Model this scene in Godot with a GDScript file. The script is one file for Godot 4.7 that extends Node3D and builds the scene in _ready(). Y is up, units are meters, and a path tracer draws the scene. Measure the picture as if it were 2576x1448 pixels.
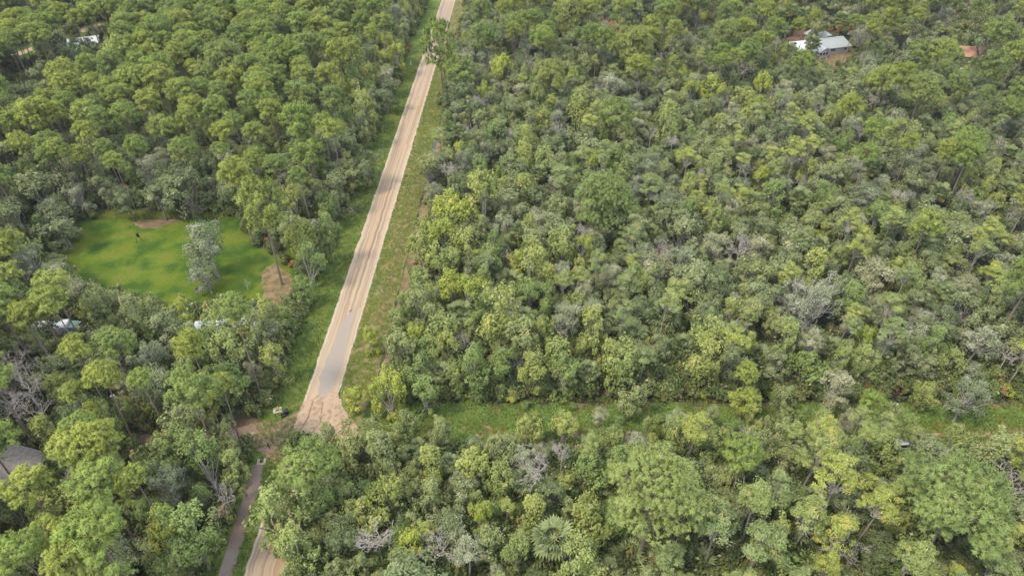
extends Node3D
# A drone's view over flat Florida woods: a sandy road, a mown clearing, a grassy track, houses among the trees.

const CAM_H := 95.0
const PITCH := 39.3
const FOCAL := 692.0        # of a picture 1024 wide
const VIEW := 2.5156        # the photograph was measured on a copy 2576 wide

var names := {}
var M := {}
var rng := RandomNumberGenerator.new()
var noise := FastNoiseLite.new()

# ---------------------------------------------------------------- helpers
func at(vx: float, vy: float, h := 0.0) -> Vector3:      # the point h metres above the ground that was measured there
	var x := (vx / VIEW - 512.0) / FOCAL
	var y := -(vy / VIEW - 287.5) / FOCAL
	var c := cos(deg_to_rad(PITCH))
	var s := sin(deg_to_rad(PITCH))
	var d := Vector3(x, y * c - s, -c - y * s)
	var t := (CAM_H - h) / -d.y
	return Vector3(d.x * t, h, d.z * t)

func depth_of(p: Vector3) -> float:
	return -p.z * cos(deg_to_rad(PITCH)) + (CAM_H - p.y) * sin(deg_to_rad(PITCH))

func in_frame(p: Vector3, r: float) -> bool:
	var c := cos(deg_to_rad(PITCH))
	var s := sin(deg_to_rad(PITCH))
	var dep := depth_of(p)
	var px := FOCAL * p.x / dep
	var py := FOCAL * ((p.y - CAM_H) * c - p.z * s) / dep
	var m := r * FOCAL / dep
	return absf(px) < 512.0 + m and absf(py) < 288.0 + m

func numbered(called: String) -> String:
	if not names.has(called):
		names[called] = 0
		return called
	names[called] += 1
	return "%s_%03d" % [called, names[called]]

func tag(o: Node, label := "", category := "", group := "", kind := "") -> void:
	if label: o.set_meta("label", label)
	if category: o.set_meta("category", category)
	if group: o.set_meta("group", group)
	if kind: o.set_meta("kind", kind)

func thing(called: String, label: String, category: String, where: Vector3, turn := 0.0, group := "") -> Node3D:
	var o := Node3D.new()
	o.name = numbered(called)
	o.position = where
	o.rotation.y = turn
	add_child(o, true)
	tag(o, label, category, group)
	return o

func put(called: String, mesh: Mesh, mat: Material, parent: Node, pos := Vector3.ZERO, rot := Vector3.ZERO) -> MeshInstance3D:
	var o := MeshInstance3D.new()
	o.name = called if parent != self else numbered(called)
	o.mesh = mesh
	if mat: o.material_override = mat
	o.position = pos
	o.rotation = rot
	parent.add_child(o, true)
	return o

class Acc:
	var v := PackedVector3Array()
	var n := PackedVector3Array()
	var c := PackedColorArray()
	func tri(a: Vector3, b: Vector3, d: Vector3, col: Color, nn: Vector3) -> void:     # wound so that its front is the side nn points to
		v.push_back(a)
		if (d - a).cross(b - a).dot(nn) >= 0.0:
			v.push_back(b); v.push_back(d)
		else:
			v.push_back(d); v.push_back(b)
		n.push_back(nn); n.push_back(nn); n.push_back(nn)
		c.push_back(col); c.push_back(col); c.push_back(col)
	func flat(a: Vector3, b: Vector3, d: Vector3, col: Color) -> void:
		tri(a, b, d, col, (d - a).cross(b - a).normalized())
	func quad(a: Vector3, b: Vector3, d: Vector3, e: Vector3, col: Color) -> void:
		flat(a, b, d, col)
		flat(a, d, e, col)
	func box(lo: Vector3, hi: Vector3, col := Color.WHITE) -> void:
		var p := func(i: int) -> Vector3: return Vector3(hi.x if i & 1 else lo.x, hi.y if i & 2 else lo.y, hi.z if i & 4 else lo.z)
		for q in [[0, 1, 3, 2], [5, 4, 6, 7], [4, 0, 2, 6], [1, 5, 7, 3], [2, 3, 7, 6], [4, 5, 1, 0]]:
			quad(p.call(q[0]), p.call(q[3]), p.call(q[2]), p.call(q[1]), col)
	func tube(pts: Array, rad: Array, sides: int, col: Color, jit := 0.0) -> void:
		var rings := []
		for i in pts.size():
			var dir: Vector3 = (pts[mini(i + 1, pts.size() - 1)] - pts[maxi(i - 1, 0)]).normalized()
			var u := dir.cross(Vector3(0.31, 0.2, 0.93)).normalized()
			var w := dir.cross(u)
			var ring := []
			for k in sides:
				var a := TAU * k / sides
				ring.append((u * cos(a) + w * sin(a)))
			rings.append(ring)
		for i in pts.size() - 1:
			var shade := col * (1.0 + jit * sin(i * 7.3 + pts[i].x * 3.1))
			for k in sides:
				var k2 := (k + 1) % sides
				var a: Vector3 = pts[i] + rings[i][k] * rad[i]
				var b: Vector3 = pts[i] + rings[i][k2] * rad[i]
				var d: Vector3 = pts[i + 1] + rings[i + 1][k2] * rad[i + 1]
				var e: Vector3 = pts[i + 1] + rings[i + 1][k] * rad[i + 1]
				tri(a, e, d, shade, (rings[i][k] + rings[i][k2]).normalized())
				tri(a, d, b, shade, (rings[i][k] + rings[i][k2]).normalized())
	func surface(m: ArrayMesh, mat: Material) -> void:
		var arr := []
		arr.resize(Mesh.ARRAY_MAX)
		arr[Mesh.ARRAY_VERTEX] = v
		arr[Mesh.ARRAY_NORMAL] = n
		arr[Mesh.ARRAY_COLOR] = c
		m.add_surface_from_arrays(Mesh.PRIMITIVE_TRIANGLES, arr)
		m.surface_set_material(m.get_surface_count() - 1, mat)

func baked(acc: Acc, mat: Material, acc2: Acc = null, mat2: Material = null) -> ArrayMesh:
	var m := ArrayMesh.new()
	if acc.v.size(): acc.surface(m, mat)
	if acc2 and acc2.v.size(): acc2.surface(m, mat2)
	return m

func box_mesh(lo: Vector3, hi: Vector3) -> ArrayMesh:
	var a := Acc.new()
	a.box(lo, hi)
	return baked(a, null)

func rdir() -> Vector3:
	var y := rng.randf_range(-1.0, 1.0)
	var a := rng.randf() * TAU
	var r := sqrt(1.0 - y * y)
	return Vector3(r * cos(a), y, r * sin(a))

func rr(a: float, b: float) -> float:
	return rng.randf_range(a, b)

# ---------------------------------------------------------------- materials
func plain(r: float, g: float, b: float, rough := 0.85, metal := 0.0) -> StandardMaterial3D:   # linear, real-world base colour
	var m := StandardMaterial3D.new()
	m.albedo_color = Color(r, g, b).linear_to_srgb()
	m.roughness = rough
	m.metallic = metal
	m.metallic_specular = 0.35
	return m

func noise_tex(seed_: int, freq: float, stops: Array, cols: Array, size := 512, octaves := 4) -> NoiseTexture2D:
	var n := FastNoiseLite.new()
	n.seed = seed_
	n.frequency = freq
	n.fractal_octaves = octaves
	n.noise_type = FastNoiseLite.TYPE_SIMPLEX_SMOOTH
	var g := Gradient.new()
	g.offsets = PackedFloat32Array(stops)
	var pc := PackedColorArray()
	for c in cols: pc.push_back(Color(c[0], c[1], c[2]).linear_to_srgb())
	g.colors = pc
	var t := NoiseTexture2D.new()
	t.width = size
	t.height = size
	t.seamless = true
	t.noise = n
	t.color_ramp = g
	return t

func soil(seed_: int, cols: Array, metres: float, grain := 0.25, patchy := 0.0) -> StandardMaterial3D:
	var m := StandardMaterial3D.new()
	var stops := []
	for i in cols.size(): stops.append(0.22 + 0.56 * i / maxf(1.0, cols.size() - 1))
	m.albedo_texture = noise_tex(seed_, 0.012, stops, cols, 512, 6)
	m.uv1_triplanar = true
	m.uv1_world_triplanar = true
	m.uv1_scale = Vector3.ONE / metres
	m.roughness = 0.95
	m.metallic_specular = 0.2
	m.detail_enabled = true
	m.detail_blend_mode = BaseMaterial3D.BLEND_MODE_MUL
	m.detail_uv_layer = BaseMaterial3D.DETAIL_UV_2
	m.uv2_triplanar = true
	m.uv2_world_triplanar = true
	m.uv2_scale = Vector3.ONE / (metres * 0.23)
	var lo := 1.0 - grain
	m.detail_albedo = noise_tex(seed_ + 7, 0.03, [0.2, 0.5, 0.8], [[lo, lo, lo * 0.95], [0.9, 0.9, 0.88], [1, 1, 1]], 512, 5)
	return m

func leaf_mat(tint: Color, back := 0.35) -> StandardMaterial3D:
	var m := StandardMaterial3D.new()
	m.vertex_color_use_as_albedo = true
	m.albedo_color = (tint * 1.17).linear_to_srgb()
	m.roughness = 0.65
	m.metallic_specular = 0.3
	m.cull_mode = BaseMaterial3D.CULL_DISABLED
	m.backlight_enabled = true
	m.backlight = (Color(0.82, 1.0, 0.5) * back * 1.0).linear_to_srgb()
	return m

func bark_mat(r: float, g: float, b: float, seed_: int) -> StandardMaterial3D:
	var m := StandardMaterial3D.new()
	m.vertex_color_use_as_albedo = true
	m.albedo_texture = noise_tex(seed_, 0.03, [0.25, 0.5, 0.75], [[r * 0.6, g * 0.6, b * 0.6], [r, g, b], [r * 1.35, g * 1.35, b * 1.3]], 256, 4)
	m.uv1_triplanar = true
	m.uv1_scale = Vector3(0.7, 0.25, 0.7)
	m.roughness = 0.95
	m.metallic_specular = 0.2
	m.cull_mode = BaseMaterial3D.CULL_DISABLED
	return m

# ---------------------------------------------------------------- foliage
func leaf(acc: Acc, p: Vector3, nrm: Vector3, long: float, wide: float, col: Color, soft: Vector3) -> void:   # a folded leaf spray
	var t := nrm.cross(rdir()).normalized()
	var w := nrm.cross(t)
	var a := p - t * long * 0.5
	var b := p + t * long * 0.5 - Vector3(0, long * 0.12, 0)
	var l := p + w * wide * 0.5 - nrm * wide * 0.12
	var r := p - w * wide * 0.5 - nrm * wide * 0.12
	var nn := (nrm + soft * 0.5).normalized()
	acc.tri(a, l, b, col, (nn + w * 0.25).normalized())
	acc.tri(a, b, r, col, (nn - w * 0.25).normalized())

func limb(acc: Acc, a: Vector3, b: Vector3, r0: float, r1: float, bend: float, col: Color, sides := 4, segs := 4) -> void:
	var pts := []
	var rad := []
	var side := rdir() * bend
	var side2 := rdir() * bend * 0.5
	for i in segs + 1:
		var t := float(i) / segs
		pts.append(a.lerp(b, t) + side * sin(t * PI) + side2 * sin(t * TAU * 1.3) * t)
		rad.append(lerpf(r0, r1, t))
	acc.tube(pts, rad, sides, col)

# p: R, H, clumps, leaves, size, rc, flat, low, c0, c1, odd, odd_share, limbs, poke, moss, slim
func crown(p: Dictionary, mat: Material, bark: Material) -> ArrayMesh:
	var f := Acc.new()
	var w := Acc.new()
	var R: float = p.R
	var H: float = p.H
	var low: float = p.get("low", -0.45)
	var flat: float = p.get("flat", 0.75)
	var slim: float = p.get("slim", 0.56)
	var moss: float = p.get("moss", 0.0)
	var lobes := []
	var nl: int = p.get("lobes", 9)
	var skirt: float = p.get("skirt", 0.0)
	var spray: float = p.get("spray", 1.0)
	for i in nl:
		var ld := rdir()
		while ld.y < low: ld = rdir()
		var cone: float = 1.0 - p.get("cone", 0.0) * clampf(ld.y + 0.2, 0.0, 1.0)
		var lk := rr(0.35, 0.8)
		var ly := ld.y * H * lk
		if skirt > 0.0 and i % 3 == 0: ly = -H * rr(0.3, 1.0 + skirt)
		lobes.append([Vector3(ld.x * R * lk * cone, ly, ld.z * R * lk * cone), R * rr(0.22, 0.46), rng.randf()])
	lobes[1][0] = Vector3(rr(-0.25, 0.25) * R, H * rr(0.45, 0.75), rr(-0.25, 0.25) * R)
	var root := Vector3(rr(-0.1, 0.1) * R, -H * 1.05, rr(-0.1, 0.1) * R)
	for i in p.clumps:
		var lb: Array = lobes[i % nl]
		var d := rdir()
		if d.y < -0.35: d.y = -d.y
		var c: Vector3 = lb[0] + Vector3(d.x, d.y * 0.95, d.z) * lb[1] * rr(0.45, 1.15)
		d = (d + lb[0].normalized() * 0.8).normalized()
		var tone := clampf(lb[2] * 0.6 + rng.randf() * 0.4, 0, 1)
		var odd: bool = rng.randf() < p.get("odd_share", 0.0)
		var rc: float = p.rc * lerpf(0.45, 1.35, rng.randf())
		var axis := (Vector3(d.x, 0.0, d.z) * 0.7 + Vector3(0, 1.0, 0) + rdir() * 0.35).normalized()
		var out := Vector3(d.x, d.y * 0.6 + 0.35, d.z).normalized()
		for j in p.leaves:
			var e := rdir()
			if e.dot(out) < -0.35: e = e - 2.0 * out * e.dot(out)
			var pos := c + Vector3(e.x, e.y * flat, e.z) * rc * sqrt(rr(0.05, 1.0))
			if spray > 1.0:
				var al := (pos - c).dot(axis)
				var shrink := 1.0 - 0.45 * clampf(al / rc, -0.3, 1.0)
				pos = c + (pos - c - axis * al) * shrink + axis * al * spray
			var nrm := (e * 0.6 + out * 0.45 + Vector3(0, 0.45, 0) + rdir() * 0.6).normalized()
			var col: Color = p.c0.lerp(p.c1, clampf(tone * 0.55 + rng.randf() * 0.45, 0, 1))
			if odd: col = col.lerp(p.odd, 0.7)
			elif rng.randf() < 0.04: col = col.lerp(Color(0.3, 0.29, 0.16), 0.6)
			var s: float = p.size * rr(0.7, 1.35)
			leaf(f, pos, nrm, s, s * slim, col, out * 0.5)
		if moss > 0.0 and d.y < 0.75:
			for j in int(moss * 10):
				var pos := c + rdir() * rc * 0.9
				var len_ := rr(0.5, 1.5) * moss
				var wd := Vector3(rr(-1, 1), 0, rr(-1, 1)).normalized() * rr(0.05, 0.11)
				var col := Color(0.19, 0.19, 0.14).lerp(Color(0.30, 0.29, 0.23), rng.randf())
				f.tri(pos - wd, pos + wd, pos - Vector3(rr(-0.1, 0.1), len_, rr(-0.1, 0.1)), col, (out + rdir() * 0.4).normalized())
		if i < p.get("limbs", 0):
			var bc: Color = p.get("bark", Color(1, 1, 1))
			var reach := c + d * rc * (rr(0.5, 1.0) if rng.randf() < p.get("poke", 0.2) else 0.0)
			var fork := root.lerp(c, rr(0.1, 0.35)) + Vector3(0, rr(0.0, 0.3), 0)
			var thick: float = p.get("thick", 0.13)
			limb(w, root, fork, thick * 1.3, thick, 0.1 * R, bc, 5, 3)
			limb(w, fork, reach, thick * 0.9, thick * 0.16, p.get("twist", 0.12) * R, bc, 4, 5)
			for q in p.get("twigs", 2):
				limb(w, fork.lerp(reach, rr(0.45, 0.95)), c + rdir() * rc * rr(0.8, 1.35) + d * 0.25, maxf(0.03, thick * 0.28), 0.02, p.get("twist", 0.12) * 0.5 * R, bc * rr(1.0, 1.5), 3, 3)
	return baked(f, mat, w, bark)

func pine_crown(R: float, H: float, branches: int, puffs: int, blades: int, needle: float, c0: Color, c1: Color, mat: Material, bark: Material) -> ArrayMesh:
	var f := Acc.new()
	var w := Acc.new()
	for b in branches:
		var yy := lerpf(-0.6, 0.95, pow((b + rng.randf()) / branches, 0.8))
		var a := b * 2.399 + rr(-0.4, 0.4)
		var spread := sqrt(maxf(0.03, 1.0 - pow(maxf(yy, 0.0), 2.0))) * (1.0 if yy > -0.15 else 1.0 - 0.9 * (-0.15 - yy)) * (rr(0.75, 1.02) if b % 4 else rr(0.3, 0.6))
		var c := Vector3(cos(a) * R * spread * 0.82, yy * H * 0.88, sin(a) * R * spread * 0.82)
		var from := Vector3(0, c.y - R * spread * rr(0.15, 0.4), 0)
		limb(w, from, c, 0.10, 0.035, 0.25, Color(1, 1, 1), 4, 4)
		if rng.randf() < 0.3:
			limb(w, from, from + Vector3(cos(a + 1.0), rr(-0.2, 0.25), sin(a + 1.0)) * R * rr(0.4, 0.8), 0.06, 0.015, 0.3, Color(1.6, 1.5, 1.45), 3, 4)
		var tone := rng.randf()
		var rl := R * rr(0.25, 0.36)
		for k in puffs:
			var e := rdir()
			if e.y < -0.3: e.y = -e.y
			var q := c + Vector3(e.x, e.y * 0.62, e.z) * rl * sqrt(rr(0.25, 1.0))
			if k < 4: limb(w, c, q, 0.03, 0.015, 0.08, Color(1, 1, 1), 3, 2)
			var up := (Vector3(e.x * 0.5, 0.8, e.z * 0.5) + Vector3(c.x, 0, c.z) / R * 0.4).normalized()
			var size := rr(0.8, 1.2) * needle
			var ptone := clampf(tone * 0.4 + rng.randf() * 0.4, 0, 1)
			for j in blades:
				var d := (rdir() + up * rr(0.3, 0.9)).normalized()
				var s := d.cross((Vector3(0, 1, 0) + up * 0.5 + rdir() * 0.45).normalized()).normalized() * size * rr(0.10, 0.15)
				var tip := q + d * size * rr(0.75, 1.15) - Vector3(0, 0.04, 0)
				var col := c0.lerp(c1, clampf(ptone + rng.randf() * 0.3, 0, 1))
				if rng.randf() < 0.015: col = col.lerp(Color(0.28, 0.2, 0.08), 0.6)
				f.tri(q + s, tip, q - s, col, (d * 0.55 + up * 0.9).normalized())
	return baked(f, mat, w, bark)

func bare_crown(R: float, H: float, depth_: int, col: Color, bark: Material, twisted := 0.2, fine := 0.018) -> ArrayMesh:
	var w := Acc.new()
	var todo := []
	for i in 6:
		var d := Vector3(rr(-0.8, 0.8), rr(0.55, 1.1), rr(-0.8, 0.8)).normalized()
		todo.append([Vector3(0, -H, 0), d, R * rr(0.55, 0.9), 0.09, depth_])
	while todo.size():
		var t: Array = todo.pop_back()
		var a: Vector3 = t[0]
		var b: Vector3 = a + t[1] * t[2]
		var r1: float = maxf(fine, t[3] * 0.55)
		limb(w, a, b, t[3], r1, t[2] * twisted, col * rr(0.8, 1.15), 4 if t[3] > 0.04 else 3, 4 if t[3] > 0.03 else 3)
		if t[4] > 0:
			for k in 3 if rng.randf() < 0.6 else 2:
				var d: Vector3 = (t[1] + rdir() * 0.95 + Vector3(0, 0.1, 0)).normalized()
				todo.append([a.lerp(b, rr(0.55, 1.0)) if k else b, d, t[2] * rr(0.5, 0.75), r1, t[4] - 1])
	return baked(w, bark)

func trunk_mesh(r: float, taper: float, sides: int, wob: float, bark: Material) -> ArrayMesh:   # one metre tall, scaled to its tree
	var w := Acc.new()
	var ph := rng.randf() * TAU
	var rings := []
	for i in 9:
		var t := i / 8.0
		var c := Vector3(sin(t * 4.0 + ph) - sin(ph), 0, cos(t * 3.1 + ph) - cos(ph)) * wob * t * (1.0 - t) * 0.6 + Vector3(0, t, 0)
		var rad := r * lerpf(1.0, taper, t) * (1.35 if i == 0 else 1.0)
		var ring := []
		for k in sides: ring.append(c + Vector3(cos(TAU * k / sides), 0, sin(TAU * k / sides)) * rad * rr(0.92, 1.08))
		rings.append(ring)
	for i in 8:
		for k in sides:
			var k2 := (k + 1) % sides
			var nn := Vector3(cos(TAU * (k + 0.5) / sides), 0, sin(TAU * (k + 0.5) / sides))
			w.tri(rings[i][k], rings[i + 1][k], rings[i + 1][k2], Color(1, 1, 1) * rr(0.9, 1.1), nn)
			w.tri(rings[i][k], rings[i + 1][k2], rings[i][k2], Color(1, 1, 1) * rr(0.9, 1.1), nn)
	return baked(w, bark)

func frond(acc: Acc, xf: Transform3D, petiole: float, blade: float, droop: float, c0: Color, c1: Color, segs := 13) -> void:   # a fan leaf: stalk, then blades round its end
	var tone := rng.randf()
	var col := c0.lerp(c1, tone)
	var p := func(x: float, y: float, z: float) -> Vector3: return xf * Vector3(x, y, z)
	var hub: Vector3 = p.call(0, -droop * petiole * 0.25, petiole)
	var sx := xf.basis.x.normalized() * 0.03
	acc.flat(xf.origin - sx, xf.origin + sx, hub, col * 1.1)
	for k in segs:
		var a := lerpf(-2.0, 2.0, k / (segs - 1.0)) + rr(-0.06, 0.06)
		var l := blade * (1.0 - 0.22 * absf(a) / 2.0) * rr(0.9, 1.08)
		var dx := sin(a)
		var dz := cos(a)
		var fold := 0.12 * (1 if k % 2 else -1)
		var mid: Vector3 = p.call(dx * l * 0.55, -droop * (petiole * 0.25 + l * 0.12) + fold * 0.3, petiole + dz * l * 0.55)
		var tip: Vector3 = p.call(dx * l * 0.93, -droop * (petiole * 0.25 + l * rr(0.45, 0.75)), petiole + dz * l * 0.93)
		var s := (xf.basis * Vector3(dz, fold * 2.0, -dx)).normalized() * l * 0.115
		var cc := c0.lerp(c1, clampf(tone * 0.6 + rng.randf() * 0.4, 0, 1))
		var nn := (xf.basis.y.normalized() + rdir() * 0.25).normalized()
		acc.tri(hub, mid + s, tip, cc, nn)
		acc.tri(hub, tip, mid - s, cc, nn)

func frond_frame(i: int, n: int, spread := 1.0) -> Transform3D:
	var t := (i + 0.5) / n
	var el := lerpf(1.25, -0.75, pow(t, 0.8)) * spread
	var b := Basis.from_euler(Vector3(-el, i * 2.399 + rr(-0.2, 0.2), 0))
	return Transform3D(b, Vector3(0, 0.0, 0))

# ---------------------------------------------------------------- the ground
var open_areas := []      # [polygon (x, z), margin]

func poly(v: Array) -> PackedVector2Array:              # measured points on the ground, as (x, z)
	var out := PackedVector2Array()
	for p in v:
		var q := at(p[0], p[1])
		out.push_back(Vector2(q.x, q.z))
	return out

func ragged(pg: PackedVector2Array, step: float, amp: float, freq := 0.5) -> PackedVector2Array:
	var out := PackedVector2Array()
	for i in pg.size():
		var a := pg[i]
		var b := pg[(i + 1) % pg.size()]
		var n := maxi(1, int(a.distance_to(b) / step))
		var side := (b - a).orthogonal().normalized()
		for k in n:
			var p := a.lerp(b, float(k) / n)
			var e := noise.get_noise_2d(p.x * freq * 40.0, p.y * freq * 40.0) + 0.6 * noise.get_noise_2d(p.x * freq * 130.0 + 50.0, p.y * freq * 130.0)
			out.push_back(p + side * e * amp)
	return out

func sheet(called: String, pg: PackedVector2Array, y: float, mat: Material, label := "", category := "", kind := "structure") -> MeshInstance3D:
	var a := Acc.new()
	var idx := Geometry2D.triangulate_polygon(pg)
	if idx.is_empty():
		idx = Geometry2D.triangulate_polygon(Geometry2D.convex_hull(pg))
	for i in range(0, idx.size(), 3):
		var p := pg[idx[i]]
		var q := pg[idx[i + 1]]
		var r := pg[idx[i + 2]]
		a.tri(Vector3(p.x, y, p.y), Vector3(q.x, y, q.y), Vector3(r.x, y, r.y), Color.WHITE, Vector3.UP)
	var o := put(called, baked(a, mat), null, self)
	tag(o, label, category, "", kind)
	return o

func road_left(z: float) -> float:
	return -40.08 - 0.0291 * z

func strip(x0: float, x1: float, z0: float, z1: float) -> PackedVector2Array:    # a strip beside the road, x measured from its left edge
	return PackedVector2Array([Vector2(road_left(z0) + x0, z0), Vector2(road_left(z0) + x1, z0), Vector2(road_left(z1) + x1, z1), Vector2(road_left(z1) + x0, z1)])

func road_picture() -> ImageTexture:
	var W := 96
	var H := 1800
	var im := Image.create_empty(W, H, false, Image.FORMAT_RGB8)
	var light := Color(0.289, 0.216, 0.144)
	var mid := Color(0.202, 0.148, 0.101)
	var dark := Color(0.107, 0.078, 0.056)
	var orange := Color(0.260, 0.159, 0.072)
	for j in H:
		var s := j / float(H) * 300.0
		for i in W:
			var u := i / float(W)
			var sway := noise.get_noise_1d(s * 0.45) * 0.05
			var w := u + sway
			var streak := noise.get_noise_2d(w * 620.0, s * 0.30)
			var fine := noise.get_noise_2d(w * 1900.0 + 300.0, s * 1.3)
			var blot := noise.get_noise_2d(u * 150.0 + 900.0, s * 1.6)
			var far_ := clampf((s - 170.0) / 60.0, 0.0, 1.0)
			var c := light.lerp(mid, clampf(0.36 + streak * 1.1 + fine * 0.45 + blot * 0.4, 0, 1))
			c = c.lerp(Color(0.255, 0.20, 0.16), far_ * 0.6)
			var old_ := clampf((s - 45.0) / 25.0, 0.0, 1.0) * (1.0 - 0.5 * far_)
			var wear := clampf((0.62 - w) * 1.5 + blot * 1.5 + streak * 1.1 - 0.25, 0, 1) * clampf(w * 6.0 - 0.4, 0, 1) * old_
			c = c.lerp(dark, wear * (0.52 + 0.5 * fine))
			var o := clampf(noise.get_noise_2d(w * 260.0 - 400.0, s * 0.8) * 2.2 - 0.35, 0, 1)
			c = c.lerp(orange, o * 0.55)
			for rut in [0.17, 0.29, 0.44, 0.56, 0.70, 0.83]:
				var dd: float = absf(w - rut - 0.04 * noise.get_noise_1d(s * 0.8 + rut * 900.0))
				if dd < 0.02: c = c.lerp(dark if noise.get_noise_1d(s * 0.9 + rut * 500.0) > -0.05 else light, 0.38)
			if u > 0.93 or u < 0.06: c = c.lerp(Color(0.34, 0.29, 0.23), 0.55 + 0.4 * fine)
			im.set_pixel(i, j, c.linear_to_srgb())
	return ImageTexture.create_from_image(im)

func build_ground() -> void:
	var g := put("ground", box_mesh(Vector3(-900, -1.0, -1100), Vector3(900, 0, 250)), M.floor, self)
	tag(g, "", "", "", "structure")
	# reddish pine litter round the yard by the junction
	sheet("pine_litter", ragged(poly([[120, 940], [330, 900], [560, 930], [690, 960], [735, 1010], [740, 1120], [640, 1200], [600, 1290], [480, 1330], [300, 1250], [230, 1330], [60, 1330], [-60, 1250], [-60, 1010]]), 2.0, 1.2), 0.004, M.litter)
	sheet("lawn", ragged(poly([[150, 640], [170, 605], [195, 575], [208, 553], [275, 537], [375, 535], [500, 533], [562, 542], [640, 555], [720, 580], [770, 620], [775, 700], [760, 770], [720, 800], [560, 800], [420, 795], [350, 785], [250, 750], [165, 700]]), 1.5, 0.9), 0.008, M.lawn)
	open_areas.append([poly([[158, 640], [172, 610], [195, 580], [208, 556], [275, 540], [375, 537], [500, 535], [562, 545], [600, 570], [640, 620], [690, 650], [745, 690], [745, 760], [700, 785], [560, 775], [500, 790], [420, 775], [350, 750], [250, 725], [165, 690]]), 0.4])
	sheet("bare_soil", ragged(poly([[655, 690], [690, 660], [735, 690], [745, 745], [700, 770], [665, 745]]), 0.6, 0.8), 0.012, M.dry)
	sheet("bare_soil", ragged(poly([[330, 560], [380, 545], [450, 545], [470, 553], [420, 562], [395, 575], [350, 575]]), 0.6, 0.9), 0.012, M.litter)
	sheet("dry_grass", ragged(poly([[212, 556], [275, 541], [375, 538], [500, 536], [480, 543], [380, 546], [290, 549], [240, 556]]), 0.6, 0.8), 0.016, M.dry)
	sheet("dry_grass", ragged(poly([[762, 545], [800, 540], [800, 575], [770, 590]]), 0.6, 0.8), 0.012, M.dry)
	# verges and ditches along the road
	sheet("grass_verge", ragged(strip(-7.0, 0.25, -40, -360), 1.2, 0.5), 0.016, M.verge)
	sheet("grass_verge", ragged(strip(5.6, 12.2, -86, -360), 1.2, 0.5), 0.016, M.verge_dry)
	sheet("ditch_bank", ragged(strip(12.6, 14.8, -90, -200), 1.0, 0.6), 0.016, M.dry)
	sheet("ditch_water", ragged(strip(12.0, 12.8, -165, -192), 0.8, 0.5), 0.022, M.ditch)
	sheet("ditch", ragged(strip(-7.2, -6.2, -88, -240), 0.8, 0.3), 0.020, M.mud)
	sheet("worn_strip", ragged(strip(9.3, 10.6, -100, -180), 0.8, 0.5), 0.020, M.dry)
	open_areas.append([strip(-5.6, 7.5, -30, -72), 0.4])
	open_areas.append([strip(-5.6, 14.6, -84, -200), 0.55])
	open_areas.append([strip(-5.6, 10.5, -200, -370), 0.55])
	# the grassy track that leaves the junction, with its ditch
	var track := PackedVector2Array([Vector2(-33, -85), Vector2(170, -86.5), Vector2(170, -70.5), Vector2(-30, -70.5)])
	sheet("track_grass", ragged(track, 1.2, 0.6), 0.008, M.track)
	open_areas.append([PackedVector2Array([Vector2(-33, -84), Vector2(170, -85), Vector2(170, -72), Vector2(-33, -72)]), 0.45])
	for o in [-75.6, -73.6]:
		sheet("wheel_track", ragged(PackedVector2Array([Vector2(-33, o + 0.4), Vector2(20, o), Vector2(170, o - 0.6), Vector2(170, o - 1.5), Vector2(20, o - 1.0), Vector2(-33, o - 0.7)]), 0.7, 0.35), 0.013, M.sandy)
	sheet("ditch_bank", ragged(PackedVector2Array([Vector2(-24, -82.4), Vector2(150, -83.2), Vector2(150, -87.2), Vector2(-24, -86.4)]), 0.7, 0.6), 0.012, M.bank)
	sheet("ditch_water", ragged(PackedVector2Array([Vector2(-22, -83.2), Vector2(60, -83.4), Vector2(125, -84), Vector2(125, -85.6), Vector2(60, -85.4), Vector2(-22, -85.0)]), 0.5, 0.45), 0.018, M.dark_water)
	# canal beside the near end of the road
	var canal := poly([[635, 1168], [662, 1168], [654, 1232], [627, 1282], [614, 1349], [584, 1445], [570, 1520], [520, 1520], [550, 1445], [567, 1382], [590, 1315], [614, 1242]])
	sheet("canal_bank", ragged(poly([[622, 1160], [690, 1150], [680, 1240], [655, 1300], [640, 1360], [612, 1450], [590, 1530], [490, 1530], [540, 1445], [560, 1370], [585, 1290], [608, 1220]]), 0.8, 0.3), 0.020, M.verge)
	sheet("canal_water", ragged(canal, 0.6, 0.18), 0.026, M.canal)
	open_areas.append([poly([[628, 1140], [700, 1140], [690, 1240], [660, 1345], [625, 1460], [500, 1530], [535, 1445], [555, 1370], [580, 1290], [612, 1220]]), 0.6])
	open_areas.append([poly([[1655, 925], [1700, 915], [1750, 925], [1760, 1005], [1640, 1005], [1645, 960]]), 0.3, true])
	# driveway and yard
	var drive := poly([[770, 1025], [752, 1085], [715, 1150], [690, 1165], [668, 1140], [640, 1130], [560, 1132], [450, 1130], [350, 1130], [300, 1122], [312, 1085], [400, 1078], [500, 1080], [600, 1075], [655, 1060], [700, 1060], [735, 1040]])
	sheet("driveway", ragged(drive, 0.7, 0.45), 0.024, M.drive)
	open_areas.append([poly([[770, 1000], [752, 1085], [715, 1150], [668, 1130], [640, 1120], [560, 1118], [350, 1118], [330, 1095], [560, 1085], [640, 1060], [690, 1000]]), 0.5])
	# sand at the junction
	sheet("junction_sand", ragged(poly([[757, 1015], [735, 1085], [760, 1110], [850, 1100], [930, 1105], [905, 1082], [878, 1050], [858, 1015], [850, 985], [800, 990]]), 0.35, 0.7, 0.9), 0.034, M.sandy)
	open_areas.append([poly([[757, 1015], [735, 1085], [760, 1110], [850, 1100], [930, 1105], [905, 1075], [862, 1000]]), 0.4])
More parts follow.
